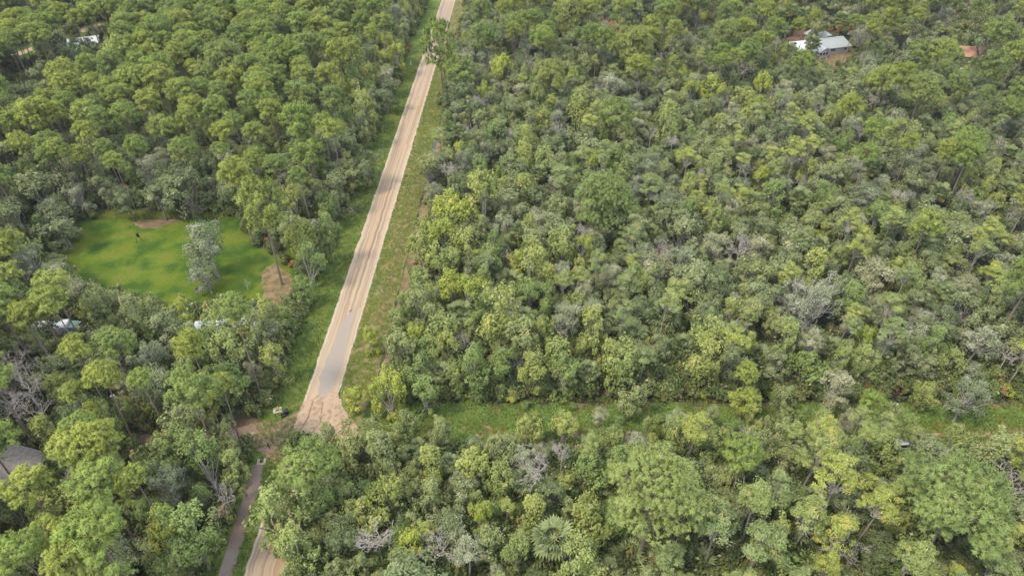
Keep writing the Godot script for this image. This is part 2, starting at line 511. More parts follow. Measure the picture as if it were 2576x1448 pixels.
	for arc in [[[790, 1000], [775, 1050], [748, 1090], [700, 1118]], [[830, 1000], [835, 1050], [870, 1082], [930, 1100]], [[812, 1010], [806, 1060], [780, 1095], [742, 1128]]]:
		var one := PackedVector2Array()
		var two := PackedVector2Array()
		for q in arc:
			var gp := at(q[0], q[1])
			one.push_back(Vector2(gp.x - 0.15, gp.z))
			two.insert(0, Vector2(gp.x + 0.15, gp.z + 0.15))
		one.append_array(two)
		sheet("wheel_track", ragged(one, 0.4, 0.12), 0.040, M.drive)
	# the road itself
	var st := SurfaceTool.new()
	st.begin(Mesh.PRIMITIVE_TRIANGLES)
	var n := 420
	for i in n + 1:
		var z := -34.0 - i * 0.79
		var e := road_left(z)
		var jl := 0.28 * noise.get_noise_2d(z * 22.0, 0.0) + 0.12 * noise.get_noise_2d(z * 90.0, 9.0)
		var jr := 0.28 * noise.get_noise_2d(z * 22.0, 70.0) + 0.12 * noise.get_noise_2d(z * 90.0, 79.0)
		for k in 2:
			st.set_normal(Vector3.UP)
			st.set_uv(Vector2(k, (-z - 34.0) / 300.0))
			st.add_vertex(Vector3(e + (5.95 + jr if k else jl), 0.032, z))
	for i in n:
		var a := i * 2
		for q in [a, a + 2, a + 1, a + 1, a + 2, a + 3]: st.add_index(q)
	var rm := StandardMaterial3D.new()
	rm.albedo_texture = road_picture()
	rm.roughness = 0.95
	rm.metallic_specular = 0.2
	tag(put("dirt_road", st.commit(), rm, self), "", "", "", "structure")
	# wet mud in the wheel lanes
	sheet("wet_mud", ragged(poly([[884, 775], [872, 800], [858, 850], [842, 900], [826, 955], [806, 1000], [788, 1022], [800, 1030], [825, 1018], [842, 980], [838, 940], [822, 958], [808, 985], [796, 990], [782, 1000], [790, 950], [812, 895], [836, 845], [862, 800]]), 0.3, 0.55, 0.9), 0.036, M.mud)
	sheet("puddle", ragged(poly([[896, 768], [886, 800], [873, 868], [855, 928], [842, 958], [828, 990], [812, 1000], [800, 990], [806, 950], [822, 900], [846, 845], [868, 800]]), 0.35, 0.42, 0.8), 0.040, M.puddle)
	# far road behind the pines and the road past the far houses
	sheet("grass_field", ragged(poly([[-40, 150], [30, 128], [140, 92], [262, 52], [275, 66], [215, 105], [120, 150], [40, 175], [-40, 190]]), 2.0, 1.0), 0.008, M.lawn)
	sheet("sand_road", ragged(poly([[-60, 160], [30, 136], [80, 118], [190, 76], [258, 57], [262, 64], [195, 85], [80, 128], [36, 144], [-60, 176]]), 1.0, 0.4), 0.014, M.sandy)
	open_areas.append([poly([[-60, 165], [-60, 150], [30, 122], [140, 85], [255, 50], [268, 66], [240, 85], [195, 105], [150, 118], [90, 152], [30, 165]]), 0.7])
	sheet("sand_road", ragged(poly([[2325, -8], [2345, -8], [2375, 30], [2400, 62], [2378, 78], [2410, 100], [2450, 122], [2500, 150], [2492, 160], [2440, 132], [2392, 104], [2362, 78], [2382, 62], [2358, 32]]), 1.5, 0.6), 0.014, M.sandy)
	sheet("roadside_grass", ragged(poly([[2335, -8], [2400, -8], [2420, 40], [2440, 90], [2500, 140], [2500, 170], [2440, 140], [2380, 105], [2350, 60]]), 1.5, 0.8), 0.008, M.verge)
	open_areas.append([poly([[2325, -8], [2350, -8], [2400, 50], [2420, 90], [2500, 150], [2480, 160], [2425, 130], [2375, 95], [2370, 55]]), 0.6])
	# yard round the house with the white roof
	sheet("yard_soil", ragged(poly([[1945, 110], [1990, 90], [1985, 72], [2030, 76], [2060, 92], [2040, 120], [2000, 122], [1960, 128]]), 1.0, 1.2), 0.012, M.redsoil)
	sheet("yard_grass", ragged(poly([[2050, 150], [2070, 140], [2145, 128], [2150, 150], [2120, 175], [2080, 185], [2062, 170]]), 1.0, 1.2), 0.008, M.dry)
	open_areas.append([poly([[1950, 112], [1992, 92], [1990, 74], [2030, 78], [2100, 80], [2140, 100], [2150, 150], [2110, 170], [2080, 180], [2062, 168], [2045, 152], [2000, 135], [1960, 126]]), 0.7])

func near_line(x: float, z: float, pg: PackedVector2Array) -> float:
	var best := 1e9
	var p := Vector2(x, z)
	for i in pg.size():
		best = minf(best, p.distance_to(Geometry2D.get_closest_point_to_segment(p, pg[i], pg[(i + 1) % pg.size()])))
	return best

var boxes := []
func blocked(x: float, z: float, r: float, low := false) -> bool:
	var p := Vector2(x, z)
	for i in open_areas.size():
		var o: Array = open_areas[i]
		if low and o.size() > 2 and boxes.size() > i: continue
		if boxes.size() <= i:
			var b := Rect2(o[0][0], Vector2.ZERO)
			for q in o[0]: b = b.expand(q)
			boxes.append(b.grow(4.0))
		if not boxes[i].has_point(p): continue
		if Geometry2D.is_point_in_polygon(p, o[0]): return true
		if r > 0.0 and near_line(x, z, o[0]) < r * o[1]: return true
	return false

# ---------------------------------------------------------------- things people made
func wheel(parent: Node, pos: Vector3, side: float) -> void:
	var t := CylinderMesh.new()
	t.top_radius = 0.36
	t.bottom_radius = 0.36
	t.height = 0.24
	t.radial_segments = 20
	var w := put("wheel", t, M.tyre, parent, pos, Vector3(0, 0, PI / 2))
	var r := CylinderMesh.new()
	r.top_radius = 0.21
	r.bottom_radius = 0.23
	r.height = 0.05
	r.radial_segments = 16
	put("rim", r, M.rim, w, Vector3(0, -side * 0.115, 0))

func prism(profile: Array, x0: float, x1: float, inset := 0.0) -> ArrayMesh:    # a side view (z, y) drawn out along x; the corners above y 0.9 lean in by inset
	var a := Acc.new()
	var L := []
	var Rr := []
	var pg := PackedVector2Array()
	for p in profile:
		var k: float = inset * clampf((p[1] - 0.9) / 0.8, 0, 1)
		L.append(Vector3(x0 + k, p[1], p[0]))
		Rr.append(Vector3(x1 - k, p[1], p[0]))
		pg.push_back(Vector2(p[0], p[1]))
	for i in profile.size():
		var j := (i + 1) % profile.size()
		a.quad(L[i], L[j], Rr[j], Rr[i], Color.WHITE)
	var idx := Geometry2D.triangulate_polygon(pg)
	for i in range(0, idx.size(), 3):
		a.flat(L[idx[i]], L[idx[i + 1]], L[idx[i + 2]], Color.WHITE)
		a.flat(Rr[idx[i]], Rr[idx[i + 2]], Rr[idx[i + 1]], Color.WHITE)
	return baked(a, null)

func car(where: Vector3, turn: float, label: String, category: String, called: String, pickup: bool) -> void:
	var t := thing(called, label, category, where, turn)      # faces +z
	var hood := [[-2.35, 0.42], [-2.35, 0.95], [-2.25, 1.02], [1.0, 1.06], [2.1, 0.98], [2.35, 0.82], [2.38, 0.42], [1.9, 0.3], [-2.0, 0.3]]
	put("body", prism(hood, -0.93, 0.93), M.white_paint, t)
	var cabin := [[-0.6, 1.04], [-0.5, 1.68], [-0.2, 1.76], [0.25, 1.74], [0.95, 1.06]] if pickup else [[-2.25, 1.02], [-2.05, 1.66], [-1.7, 1.76], [0.2, 1.74], [1.0, 1.06]]
	put("cabin", prism(cabin, -0.88, 0.88, 0.14), M.white_paint, t)
	var ws := Acc.new()
	ws.quad(Vector3(-0.72, 1.10, 0.93), Vector3(0.72, 1.10, 0.93), Vector3(0.64, 1.68, 0.335), Vector3(-0.64, 1.68, 0.335), Color.WHITE)
	put("windshield", baked(ws, null), M.car_glass, t, Vector3(0, 0.008, 0.012))
	for s in [-1.0, 1.0]:
		var g := Acc.new()
		var z0 := -0.42 if pickup else -1.9
		g.quad(Vector3(s * 0.872, 1.10, z0), Vector3(s * 0.872, 1.10, 0.8), Vector3(s * 0.765, 1.62, 0.3), Vector3(s * 0.765, 1.62, z0 + 0.1), Color.WHITE)
		put("side_window", baked(g, null), M.car_glass, t, Vector3(s * 0.012, 0, 0))
		for z in [1.45, -1.4]: wheel(t, Vector3(s * 0.86, 0.36, z), s)
		put("headlight", box_mesh(Vector3(-0.2, -0.08, -0.03), Vector3(0.2, 0.08, 0.04)), M.lens, t, Vector3(s * 0.66, 0.78, 2.36))
		put("side_mirror", box_mesh(Vector3(-0.1, -0.07, -0.05), Vector3(0.1, 0.07, 0.05)), M.white_paint, t, Vector3(s * 1.0, 1.12, 0.72))
	put("grille", box_mesh(Vector3(-0.44, -0.1, 0), Vector3(0.44, 0.1, 0.04)), M.black, t, Vector3(0, 0.74, 2.36))
	put("bumper", box_mesh(Vector3(-0.93, 0.36, 2.36), Vector3(0.93, 0.56, 2.5)), M.rim, t)
	if pickup:
		put("bed_floor", box_mesh(Vector3(-0.78, 1.062, -2.25), Vector3(0.78, 1.072, -0.66)), M.black, t)
		for s in [-1.0, 1.0]: put("bed_rail", box_mesh(Vector3(s * 0.86 - 0.07, 1.0, -2.33), Vector3(s * 0.86 + 0.07, 1.16, -0.62)), M.white_paint, t)

func roof_slab(a: Vector3, b: Vector3, c: Vector3, d: Vector3, thick := 0.16) -> ArrayMesh:   # eave a-b, ridge c-d (c above b)
	var m := Acc.new()
	var n := (b - a).cross(d - a).normalized()
	if n.y < 0.0: n = -n
	var lo := n * -thick
	m.quad(a, b, c, d, Color.WHITE)
	m.quad(a + lo, d + lo, c + lo, b + lo, Color.WHITE)
	for e in [[a, b], [b, c], [c, d], [d, a]]: m.quad(e[0], e[0] + lo, e[1] + lo, e[1], Color.WHITE)
	return baked(m, null)

func gable_wall(parent: Node, a: Vector3, b: Vector3, top: Vector3, thick: Vector3, mat: Material) -> void:
	var m := Acc.new()
	m.flat(a, b, top, Color.WHITE)
	m.flat(a + thick, top + thick, b + thick, Color.WHITE)
	for e in [[a, b], [b, top], [top, a]]: m.quad(e[0], e[0] + thick, e[1] + thick, e[1], Color.WHITE)
	put("gable", baked(m, null), mat, parent)

func window(parent: Node, pos: Vector3, w: float, h: float, panes: int, turn := 0.0) -> void:
	var f := put("window", box_mesh(Vector3(-w / 2, 0, -0.04), Vector3(w / 2, h, 0.05)), M.trim, parent, pos, Vector3(0, turn, 0))
	for i in panes:
		var pw := w / panes
		put("pane", box_mesh(Vector3(-w / 2 + i * pw + 0.06, 0.07, 0.045), Vector3(-w / 2 + (i + 1) * pw - 0.06, h - 0.07, 0.065)), M.window_glass, f)

func simple_house(called: String, label: String, category: String, where: Vector3, turn: float, w: float, d: float, h: float, rise: float, roof: Material, wall: Material) -> Node3D:
	var t := thing(called, label, category, where, turn)
	put("wall", box_mesh(Vector3(-w / 2, 0, -d / 2), Vector3(w / 2, h, d / 2)), wall, t)
	var o := 0.4
	var drop := rise / (d / 2) * o
	put("roof", roof_slab(Vector3(-w / 2 - o, h - drop + 0.17, d / 2 + o), Vector3(w / 2 + o, h - drop + 0.17, d / 2 + o), Vector3(w / 2 + o, h + rise + 0.17, 0.0), Vector3(-w / 2 - o, h + rise + 0.17, 0.0)), roof, t)
	put("roof", roof_slab(Vector3(w / 2 + o, h - drop + 0.17, -d / 2 - o), Vector3(-w / 2 - o, h - drop + 0.17, -d / 2 - o), Vector3(-w / 2 - o, h + rise + 0.17, -0.004), Vector3(w / 2 + o, h + rise + 0.17, -0.004)), roof, t)
	for s in [-1.0, 1.0]:
		gable_wall(t, Vector3(s * w / 2 - s * 0.1, h, -d / 2), Vector3(s * w / 2 - s * 0.1, h, d / 2), Vector3(s * w / 2 - s * 0.1, h + rise - 0.02, 0), Vector3(s * 0.09, 0, 0), wall)
	for i in 3: window(t, Vector3(-w * 0.32 + i * w * 0.32, h * 0.36, d / 2 + 0.05), 1.2, h * 0.42, 2)
	return t

func main_house() -> void:
	var fr := at(2133, 132)
	var fl := at(2072, 139)
	var turn := atan2(-(fr.z - fl.z), fr.x - fl.x)
	var t := thing("house", "pale grey house with white metal roofs in a sandy yard among palms", "house", fr, turn)
	# main block
	put("wall", box_mesh(Vector3(-11.5, 0, -7.6), Vector3(0, 2.8, 0)), M.siding, t)
	var e := 0.45
	put("roof", roof_slab(Vector3(-12, 2.78, e), Vector3(e, 2.78, e), Vector3(e - 1.2, 4.75, -3.8), Vector3(-12, 4.75, -3.8)), M.roof_grey, t).set_meta("label", "pale grey shingled front slope")
	put("roof", roof_slab(Vector3(e, 2.78, -7.6 - e), Vector3(-12, 2.78, -7.6 - e), Vector3(-12, 4.75, -3.804), Vector3(e - 1.2, 4.75, -3.804)), M.roof_grey, t)
	put("roof", roof_slab(Vector3(e + 0.004, 2.78, e), Vector3(e + 0.004, 2.78, -7.6 - e), Vector3(e - 1.196, 4.74, -3.81), Vector3(e - 1.196, 4.74, -3.79)), M.roof_grey, t)
	put("ridge_cap", box_mesh(Vector3(-12, 4.76, -3.95), Vector3(-0.7, 4.86, -3.65)), M.white_roof, t)
	put("gutter", box_mesh(Vector3(-9.4, 2.56, e + 0.01), Vector3(e, 2.72, e + 0.13)), M.trim, t)
	window(t, Vector3(-7.0, 1.1, 0.05), 2.0, 1.1, 2)
	window(t, Vector3(-1.7, 1.2, 0.05), 1.2, 1.0, 1)
	put("foundation", box_mesh(Vector3(-11.55, 0, 0.004), Vector3(0.05, 0.3, 0.09)), M.concrete, t)
	# front porch with its own gable
	put("porch_wall", box_mesh(Vector3(-14.4, 0, -0.6), Vector3(-10.4, 2.5, 2.4)), M.siding, t)
	put("porch_roof", roof_slab(Vector3(-14.9, 2.45, -1.2), Vector3(-14.9, 2.45, 2.9), Vector3(-12.4, 3.9, 2.9), Vector3(-12.4, 3.9, -1.2)), M.white_roof, t)
	put("porch_roof", roof_slab(Vector3(-9.9, 2.45, 2.9), Vector3(-9.9, 2.45, -1.2), Vector3(-12.396, 3.9, -1.2), Vector3(-12.396, 3.9, 2.9)), M.white_roof, t)
	gable_wall(t, Vector3(-14.4, 2.5, 2.3), Vector3(-10.4, 2.5, 2.3), Vector3(-12.4, 3.68, 2.3), Vector3(0, 0, 0.09), M.siding)
	for i in 3: window(t, Vector3(-13.6 + i * 1.15, 1.1, 2.45), 1.0, 1.15, 1)
	# low white wing
	put("wing_wall", box_mesh(Vector3(-21, 0, -7.0), Vector3(-14.6, 2.3, 0.4)), M.siding, t)
	put("wing_roof", roof_slab(Vector3(-21.5, 2.35, 1.0), Vector3(-14.95, 2.35, 1.0), Vector3(-14.95, 3.35, -7.5), Vector3(-21.5, 3.35, -7.5)), M.white_roof, t)
	put("wing_roof", roof_slab(Vector3(-14.9, 2.75, -1.3), Vector3(-12.1, 2.75, -1.3), Vector3(-12.1, 3.35, -7.5), Vector3(-14.9, 3.35, -7.5)), M.white_roof, t)
	put("skylight", box_mesh(Vector3(-21.1, 3.1, -6.6), Vector3(-18.8, 3.42, -5.4)), M.window_glass, t)
	# rear wing
	put("rear_wall", box_mesh(Vector3(-8.6, 0, -15.0), Vector3(-1.4, 2.8, -7.7)), M.siding, t)
	put("rear_roof", roof_slab(Vector3(-9.2, 2.8, -15.4), Vector3(-9.2, 2.8, -8.1), Vector3(-5.0, 5.3, -4.6), Vector3(-5.0, 5.3, -15.4)), M.roof_grey, t)
	put("rear_roof", roof_slab(Vector3(-0.8, 2.8, -8.1), Vector3(-0.8, 2.8, -15.4), Vector3(-4.996, 5.3, -15.4), Vector3(-4.996, 5.3, -4.6)), M.roof_grey, t)
	for p in [Vector2(-20.6, 0.9), Vector2(-15.4, 0.9)]:
		put("post", box_mesh(Vector3(p.x - 0.07, 0, p.y - 0.07), Vector3(p.x + 0.07, 2.2, p.y + 0.07)), M.trim, t)
	var b := thing("garden_bench", "small dark bench on the sandy grass beside the grey house", "bench", at(2136, 152), 0.3)
	put("seat", box_mesh(Vector3(-0.8, 0.42, -0.25), Vector3(0.8, 0.5, 0.25)), M.black, b)
	put("backrest", box_mesh(Vector3(-0.8, 0.55, -0.28), Vector3(0.8, 0.95, -0.22)), M.black, b)
	for s in [-1, 1]: put("leg", box_mesh(Vector3(s * 0.7 - 0.05, 0, -0.28), Vector3(s * 0.7 + 0.05, 0.55, 0.22)), M.black, b)

func cyl(r0: float, r1: float, h: float, seg := 18) -> CylinderMesh:
	var c := CylinderMesh.new()
	c.bottom_radius = r0
	c.top_radius = r1
	c.height = h
	c.radial_segments = seg
	return c

func bar(parent: Node, called: String, a: Vector3, b: Vector3, r: float, mat: Material) -> void:
	var w := Acc.new()
	w.tube([a, b], [r, r], 6, Color.WHITE)
	put(called, baked(w, null), mat, parent)

func small_things() -> void:
	main_house()
	var p := at(2447, 151)
	simple_house("house", "low house with a faded orange roof beside the far sand road", "house", p, -0.15, 13.0, 9.0, 2.8, 2.0, M.orange_roof, M.cream)
	open_areas.append([PackedVector2Array([Vector2(p.x - 7, p.z - 6), Vector2(p.x + 8, p.z - 6), Vector2(p.x + 8, p.z + 7), Vector2(p.x - 7, p.z + 7)]), 0.6])
	p = at(2338, 60)
	simple_house("house", "small pinkish roofed house half hidden beside the far sand road", "house", p, 0.3, 8.0, 6.0, 2.6, 1.3, M.pink_roof, M.cream)
	p = at(2462, 24)
	simple_house("house", "pale roofed house behind trees at the far corner", "house", p, 0.2, 11.0, 7.0, 2.7, 1.5, M.white_roof, M.cream)
	p = at(219, 121)
	simple_house("house", "white roofed house showing through trees by the far lawn", "house", p, 0.35, 10.0, 7.0, 2.7, 1.4, M.white_roof, M.cream)
	open_areas.append([PackedVector2Array([Vector2(p.x - 4, p.z - 4), Vector2(p.x + 4, p.z - 4), Vector2(p.x + 4, p.z + 8), Vector2(p.x - 4, p.z + 8)]), 0.5])
	p = at(2402, 192)
	var tr := thing("storage_trailer", "small white trailer among oaks below the orange roofed house", "trailer", p, 0.5)
	put("body", box_mesh(Vector3(-2.2, 0.5, -1.1), Vector3(2.2, 2.6, 1.1)), M.white_paint, tr)
	put("roof", box_mesh(Vector3(-2.25, 2.602, -1.15), Vector3(2.25, 2.68, 1.15)), M.white_roof, tr)
	for s in [-1.0, 1.0]: wheel(tr, Vector3(0, 0.36, s * 1.0), s)
	# grey shed by the lower clearing
	p = at(52, 1195)
	var sh := simple_house("shed", "grey weathered shed roof beside the bare trees", "shed", p, -0.28, 7.6, 6.6, 2.4, 0.55, M.shed_roof, M.old_wood)
	open_areas.append([PackedVector2Array([Vector2(p.x - 4.5, p.z - 4.5), Vector2(p.x + 4.5, p.z - 4.5), Vector2(p.x + 4.5, p.z + 5), Vector2(p.x - 4.5, p.z + 5)]), 0.35])
	p = at(44, 828)
	simple_house("lean_to", "little tan roofed hut under pines beside the white camper", "shed", p, 0.6, 3.4, 3.0, 2.0, 0.5, M.tan_roof, M.old_wood)
	# camper, truck and what lies round them
	p = at(140, 838)
	var rv := thing("camper_trailer", "white camper trailer under pines next to the pickup truck", "camper", p, 0.10)
	var prof := [[-1.15, 0.5], [-1.2, 2.5], [-1.0, 2.75], [1.0, 2.75], [1.2, 2.5], [1.15, 0.5]]
	put("body", prism(prof, -3.3, 3.3), M.white_paint, rv)
	put("roof", box_mesh(Vector3(-3.2, 2.752, -0.95), Vector3(3.2, 2.80, 0.95)), M.white_roof, rv)
	put("roof_vent", box_mesh(Vector3(-0.5, 2.802, -0.35), Vector3(0.4, 3.02, 0.35)), M.white_roof, rv)
	put("door", box_mesh(Vector3(1.2, 0.6, 1.16), Vector3(1.95, 2.4, 1.225)), M.trim, rv)
	for x in [-2.0, -0.2]: window(rv, Vector3(x, 1.4, 1.2), 1.2, 0.7, 1)
	for s in [-1.0, 1.0]: wheel(rv, Vector3(0.2, 0.36, s * 1.05), s)
	put("awning", roof_slab(Vector3(3.32, 2.2, 1.0), Vector3(3.32, 2.2, -1.2), Vector3(4.9, 2.0, -1.2), Vector3(4.9, 2.0, 1.0), 0.04), M.green_tarp, rv)
	car(at(201, 838), -0.12, "white pickup truck facing out beside the camper trailer", "pickup truck", "pickup_truck", true)
	var tarp := Acc.new()
	for i in 5:
		for j in 4:
			var q := func(a: int, b: int) -> Vector3: return Vector3((a - 2.5) * 0.45, 0.15 + 0.75 * maxf(0.0, 1.0 - Vector2(a - 2.5, b - 2).length() * 0.42) + 0.08 * sin(a * 2.3 + b * 1.7), (b - 2) * 0.45)
			tarp.quad(q.call(i, j), q.call(i, j + 1), q.call(i + 1, j + 1), q.call(i + 1, j), Color.WHITE)
	var tp := thing("tarp_heap", "dark red tarpaulin heap in front of the camper", "tarpaulin", at(157, 851), 0.2)
	put("tarpaulin", baked(tarp, null), M.red_tarp, tp)
	open_areas.append([poly([[95, 850], [110, 795], [185, 795], [225, 800], [222, 862], [150, 870]]), 0.35])
	# long white roof seen in scraps
	p = at(578, 846)
	simple_house("mobile_home", "long white mobile home mostly hidden by trees near the verge", "mobile home", p, 0.12, 12.0, 4.0, 2.6, 0.35, M.white_roof, M.cream)
	open_areas.append([PackedVector2Array([Vector2(p.x - 6, p.z - 2), Vector2(p.x + 6, p.z - 2), Vector2(p.x + 6, p.z + 2), Vector2(p.x - 6, p.z + 2)]), 0.2])
	# vehicle on the grassy track
	car(at(2276, 1124), PI / 2 + 0.06, "white car parked on the grassy track among trees", "car", "parked_car", false)
	open_areas.append([PackedVector2Array([Vector2(at(2272, 1124).x - 2.8, -77), Vector2(at(2272, 1124).x + 2.8, -77), Vector2(at(2272, 1124).x + 2.6, -69), Vector2(at(2272, 1124).x - 2.6, -69)]), 0.8])
	# game feeder on the lawn
	var fd := thing("game_feeder", "black barrel feeder on thin legs standing on the lawn", "feeder", at(353, 607), 0.2)
	put("barrel", cyl(0.26, 0.30, 0.75), M.black, fd, Vector3(0, 1.95, 0))
	put("lid", cyl(0.34, 0.10, 0.22), M.black, fd, Vector3(0, 2.44, 0))
	put("funnel", cyl(0.08, 0.26, 0.3), M.black, fd, Vector3(0, 1.42, 0))
	for k in 3:
		var a := TAU * k / 3.0 + 0.5
		bar(fd, "leg", Vector3(cos(a) * 0.28, 2.1, sin(a) * 0.28), Vector3(cos(a) * 0.95, 0, sin(a) * 0.95), 0.035, M.black)
	# bins, mailbox, culverts at the junction
	var bn := thing("wheelie_bin", "tall black wheelie bin standing by the junction", "bin", at(723, 1040), 0.25)
	var bp := Acc.new()
	var lo := [Vector3(-0.24, 0.06, -0.28), Vector3(0.24, 0.06, -0.28), Vector3(0.24, 0.06, 0.28), Vector3(-0.24, 0.06, 0.28)]
	var hi := [Vector3(-0.31, 1.08, -0.37), Vector3(0.31, 1.08, -0.37), Vector3(0.31, 1.08, 0.37), Vector3(-0.31, 1.08, 0.37)]
	for k in 4: bp.quad(lo[k], hi[k], hi[(k + 1) % 4], lo[(k + 1) % 4], Color.WHITE)
	bp.quad(hi[0], hi[3], hi[2], hi[1], Color.WHITE)
	put("body", baked(bp, null), M.black, bn)
	put("lid", prism([[-0.42, 1.09], [-0.36, 1.17], [0.3, 1.19], [0.42, 1.09]], -0.34, 0.34), M.black, bn)
	put("handle", box_mesh(Vector3(-0.26, 1.0, -0.47), Vector3(0.26, 1.05, -0.42)), M.black, bn)
	for s in [-1.0, 1.0]: put("wheel", cyl(0.12, 0.12, 0.06, 14), M.tyre, bn, Vector3(s * 0.3, 0.12, -0.32), Vector3(0, 0, PI / 2))
	var cr := thing("recycling_crate", "low open black crate lying next to the wheelie bin", "crate", at(714, 1045), 0.5)
	put("base", box_mesh(Vector3(-0.42, 0.02, -0.34), Vector3(0.42, 0.07, 0.34)), M.dark_grey, cr)
	for s in [-1.0, 1.0]:
		put("side", box_mesh(Vector3(s * 0.42 - 0.03, 0.02, -0.37), Vector3(s * 0.42 + 0.03, 0.42, 0.37)), M.black, cr)
		put("end", box_mesh(Vector3(-0.39, 0.02, s * 0.34 - 0.03), Vector3(0.39, 0.42, s * 0.34 + 0.03)), M.black, cr)
	for k in 2:
		var cu := thing("culvert_end", ["white concrete culvert end in the grass by the bins", "tan concrete culvert end at the head of the canal"][k], "culvert", at([698, 658][k], [1031, 1160][k]), [0.25, 0.1][k])
		var cm: Material = [M.white_concrete, M.tan_concrete][k]
		cu.scale = Vector3.ONE * 0.58
		put("slab", box_mesh(Vector3(-1.25, 0, 0.35), Vector3(1.25, 0.14, 1.1)), cm, cu)
		put("cheek", box_mesh(Vector3(-1.25, 0, -1.1), Vector3(-0.52, 0.16, 0.346)), cm, cu)
		put("cheek", box_mesh(Vector3(0.52, 0, -1.1), Vector3(1.25, 0.16, 0.346)), cm, cu)
		put("pipe", cyl(0.42, 0.42, 1.6, 20), M.rust_pipe if k == 0 else M.dark_grey, cu, Vector3(0, 0.12, -0.6), Vector3(PI / 2 - 0.12, 0, 0))
		put("pipe_mouth", cyl(0.34, 0.34, 0.03, 20), M.black, cu, Vector3(0, 0.02, 0.21), Vector3(PI / 2 - 0.12, 0, 0))
	var mb := thing("mailbox", "dark mailbox on a post beside the sandy driveway", "mailbox", at(678, 1126), 0.2)
	put("post", box_mesh(Vector3(-0.06, 0, -0.06), Vector3(0.06, 1.1, 0.06)), M.black, mb)
	put("arm", box_mesh(Vector3(-0.05, 1.0, -0.3), Vector3(0.05, 1.098, 0.35)), M.black, mb)
	var mbx := [[-0.3, 1.1]]
	mbx = [[-0.3, 1.1], [-0.3, 1.3], [-0.2, 1.42], [0.3, 1.42], [0.36, 1.3], [0.36, 1.1]]
	put("box", prism(mbx, -0.16, 0.16), M.dark_grey, mb)
	put("flag", box_mesh(Vector3(0.165, 1.2, -0.05), Vector3(0.185, 1.42, 0.02)), M.red_tarp, mb)
	for q in [[1034, 163, "thin white post at the shaded edge of the verge"], [2254, 1022, "short white stake at the corner where track and woods meet"]]:
		var po := thing("marker_post", q[2], "post", at(q[0], q[1]))
		put("shaft", box_mesh(Vector3(-0.09, 0, -0.09), Vector3(0.09, 1.5 if q[0] < 2000 else 0.8, 0.09)), M.trim, po)
		put("cap", box_mesh(Vector3(-0.11, 1.5 if q[0] < 2000 else 0.8, -0.11), Vector3(0.11, 1.56 if q[0] < 2000 else 0.86, 0.11)), M.white_paint, po)
	var pc := thing("culvert_pipe", "black plastic pipe end poking from the scrub below the track", "pipe", at(884, 1192), 0.7)
	put("pipe", cyl(0.5, 0.5, 2.4, 22), M.black, pc, Vector3(0, 0.45, 0), Vector3(PI / 2, 0, 0))
	put("rim", cyl(0.56, 0.56, 0.16, 22), M.white_concrete, pc, Vector3(0, 0.45, 1.2), Vector3(PI / 2, 0, 0))
	put("mouth", cyl(0.46, 0.46, 0.03, 22), M.dark_grey, pc, Vector3(0, 0.45, 1.28), Vector3(PI / 2, 0, 0))
	var tk := thing("gas_tank", "white upright gas tank on the brown litter between pines", "tank", at(290, 1010), 0.3)
	put("cylinder", cyl(0.42, 0.42, 1.5, 20), M.white_paint, tk, Vector3(0, 0.85, 0))
	put("collar", cyl(0.2, 0.2, 0.22, 14), M.rim, tk, Vector3(0, 1.7, 0))
	put("foot_ring", cyl(0.34, 0.34, 0.12, 18), M.rim, tk, Vector3(0, 0.06, 0))
	var bt := thing("blue_barrel", "bright blue barrel at the foot of a leaning pine", "barrel", at(110, 1376), 0.0)
	put("drum", cyl(0.29, 0.29, 0.9, 18), M.blue, bt, Vector3(0, 0.45, 0))
	put("lid", cyl(0.31, 0.31, 0.06, 18), M.blue, bt, Vector3(0, 0.93, 0))
	# burnt brush heap on the lawn
	var bh := thing("brush_heap", "dark burnt brush heap at the lower edge of the lawn", "brush heap", at(322, 755))
	var st := Acc.new()
	for i in 150:
		var q := Vector3(rr(-1.0, 1.0), 0, rr(-1.0, 1.0)) * 1.9
		q.y = 0.55 * maxf(0.05, 1.0 - q.length() * 0.45) * rng.randf()
		var d := Vector3(rr(-1, 1), rr(-0.15, 0.4), rr(-1, 1)).normalized() * rr(0.3, 1.0)
		st.tube([q, q + d], [0.05, 0.02], 4, Color(1, 1, 1) * rr(0.6, 1.5))
	put("sticks", baked(st, M.charred), null, bh).set_meta("kind", "stuff")
	sheet("ash_patch", ragged(poly([[298, 752], [315, 738], [345, 745], [342, 768], [318, 785], [300, 775]]), 0.5, 0.6), 0.014, M.ash)
	# fallen trunks where the woods open
	var logs := [[1655, 935, 1700, 985, 0.14, "brown rotting trunk lying across the gap in the woods"], [1668, 992, 1724, 938, 0.11, "pale fallen trunk propped above the dark ditch"], [1712, 1000, 1748, 908, 0.13, "whitish leaning dead trunk beside the gap"]]
	for i in 3:
		var l: Array = logs[i]
		var a := at(l[0], l[1], 0.25)
		var b := at(l[2], l[3], [0.3, 3.2, 4.2][i])
		var o := thing("fallen_trunk", l[5], "dead trunk", a)
		var w := Acc.new()
		limb(w, Vector3.ZERO, b - a, l[4], l[4] * 0.5, 0.25, Color(1, 1, 1), 7, 6)
		put("trunk", baked(w, M.bark_brown if i == 0 else M.bark_pale), null, o)
		var w2 := Acc.new()
		for k in 3: limb(w2, (b - a) * rr(0.5, 0.95), (b - a) * rr(0.7, 1.0) + rdir() * 1.1, 0.06, 0.02, 0.15, Color(1, 1, 1), 4, 3)
		put("branch_stub", baked(w2, M.bark_pale), null, o)

# ---------------------------------------------------------------- trees
var S := {}               # kind of tree -> crowns, trunks, tints
var trees := []

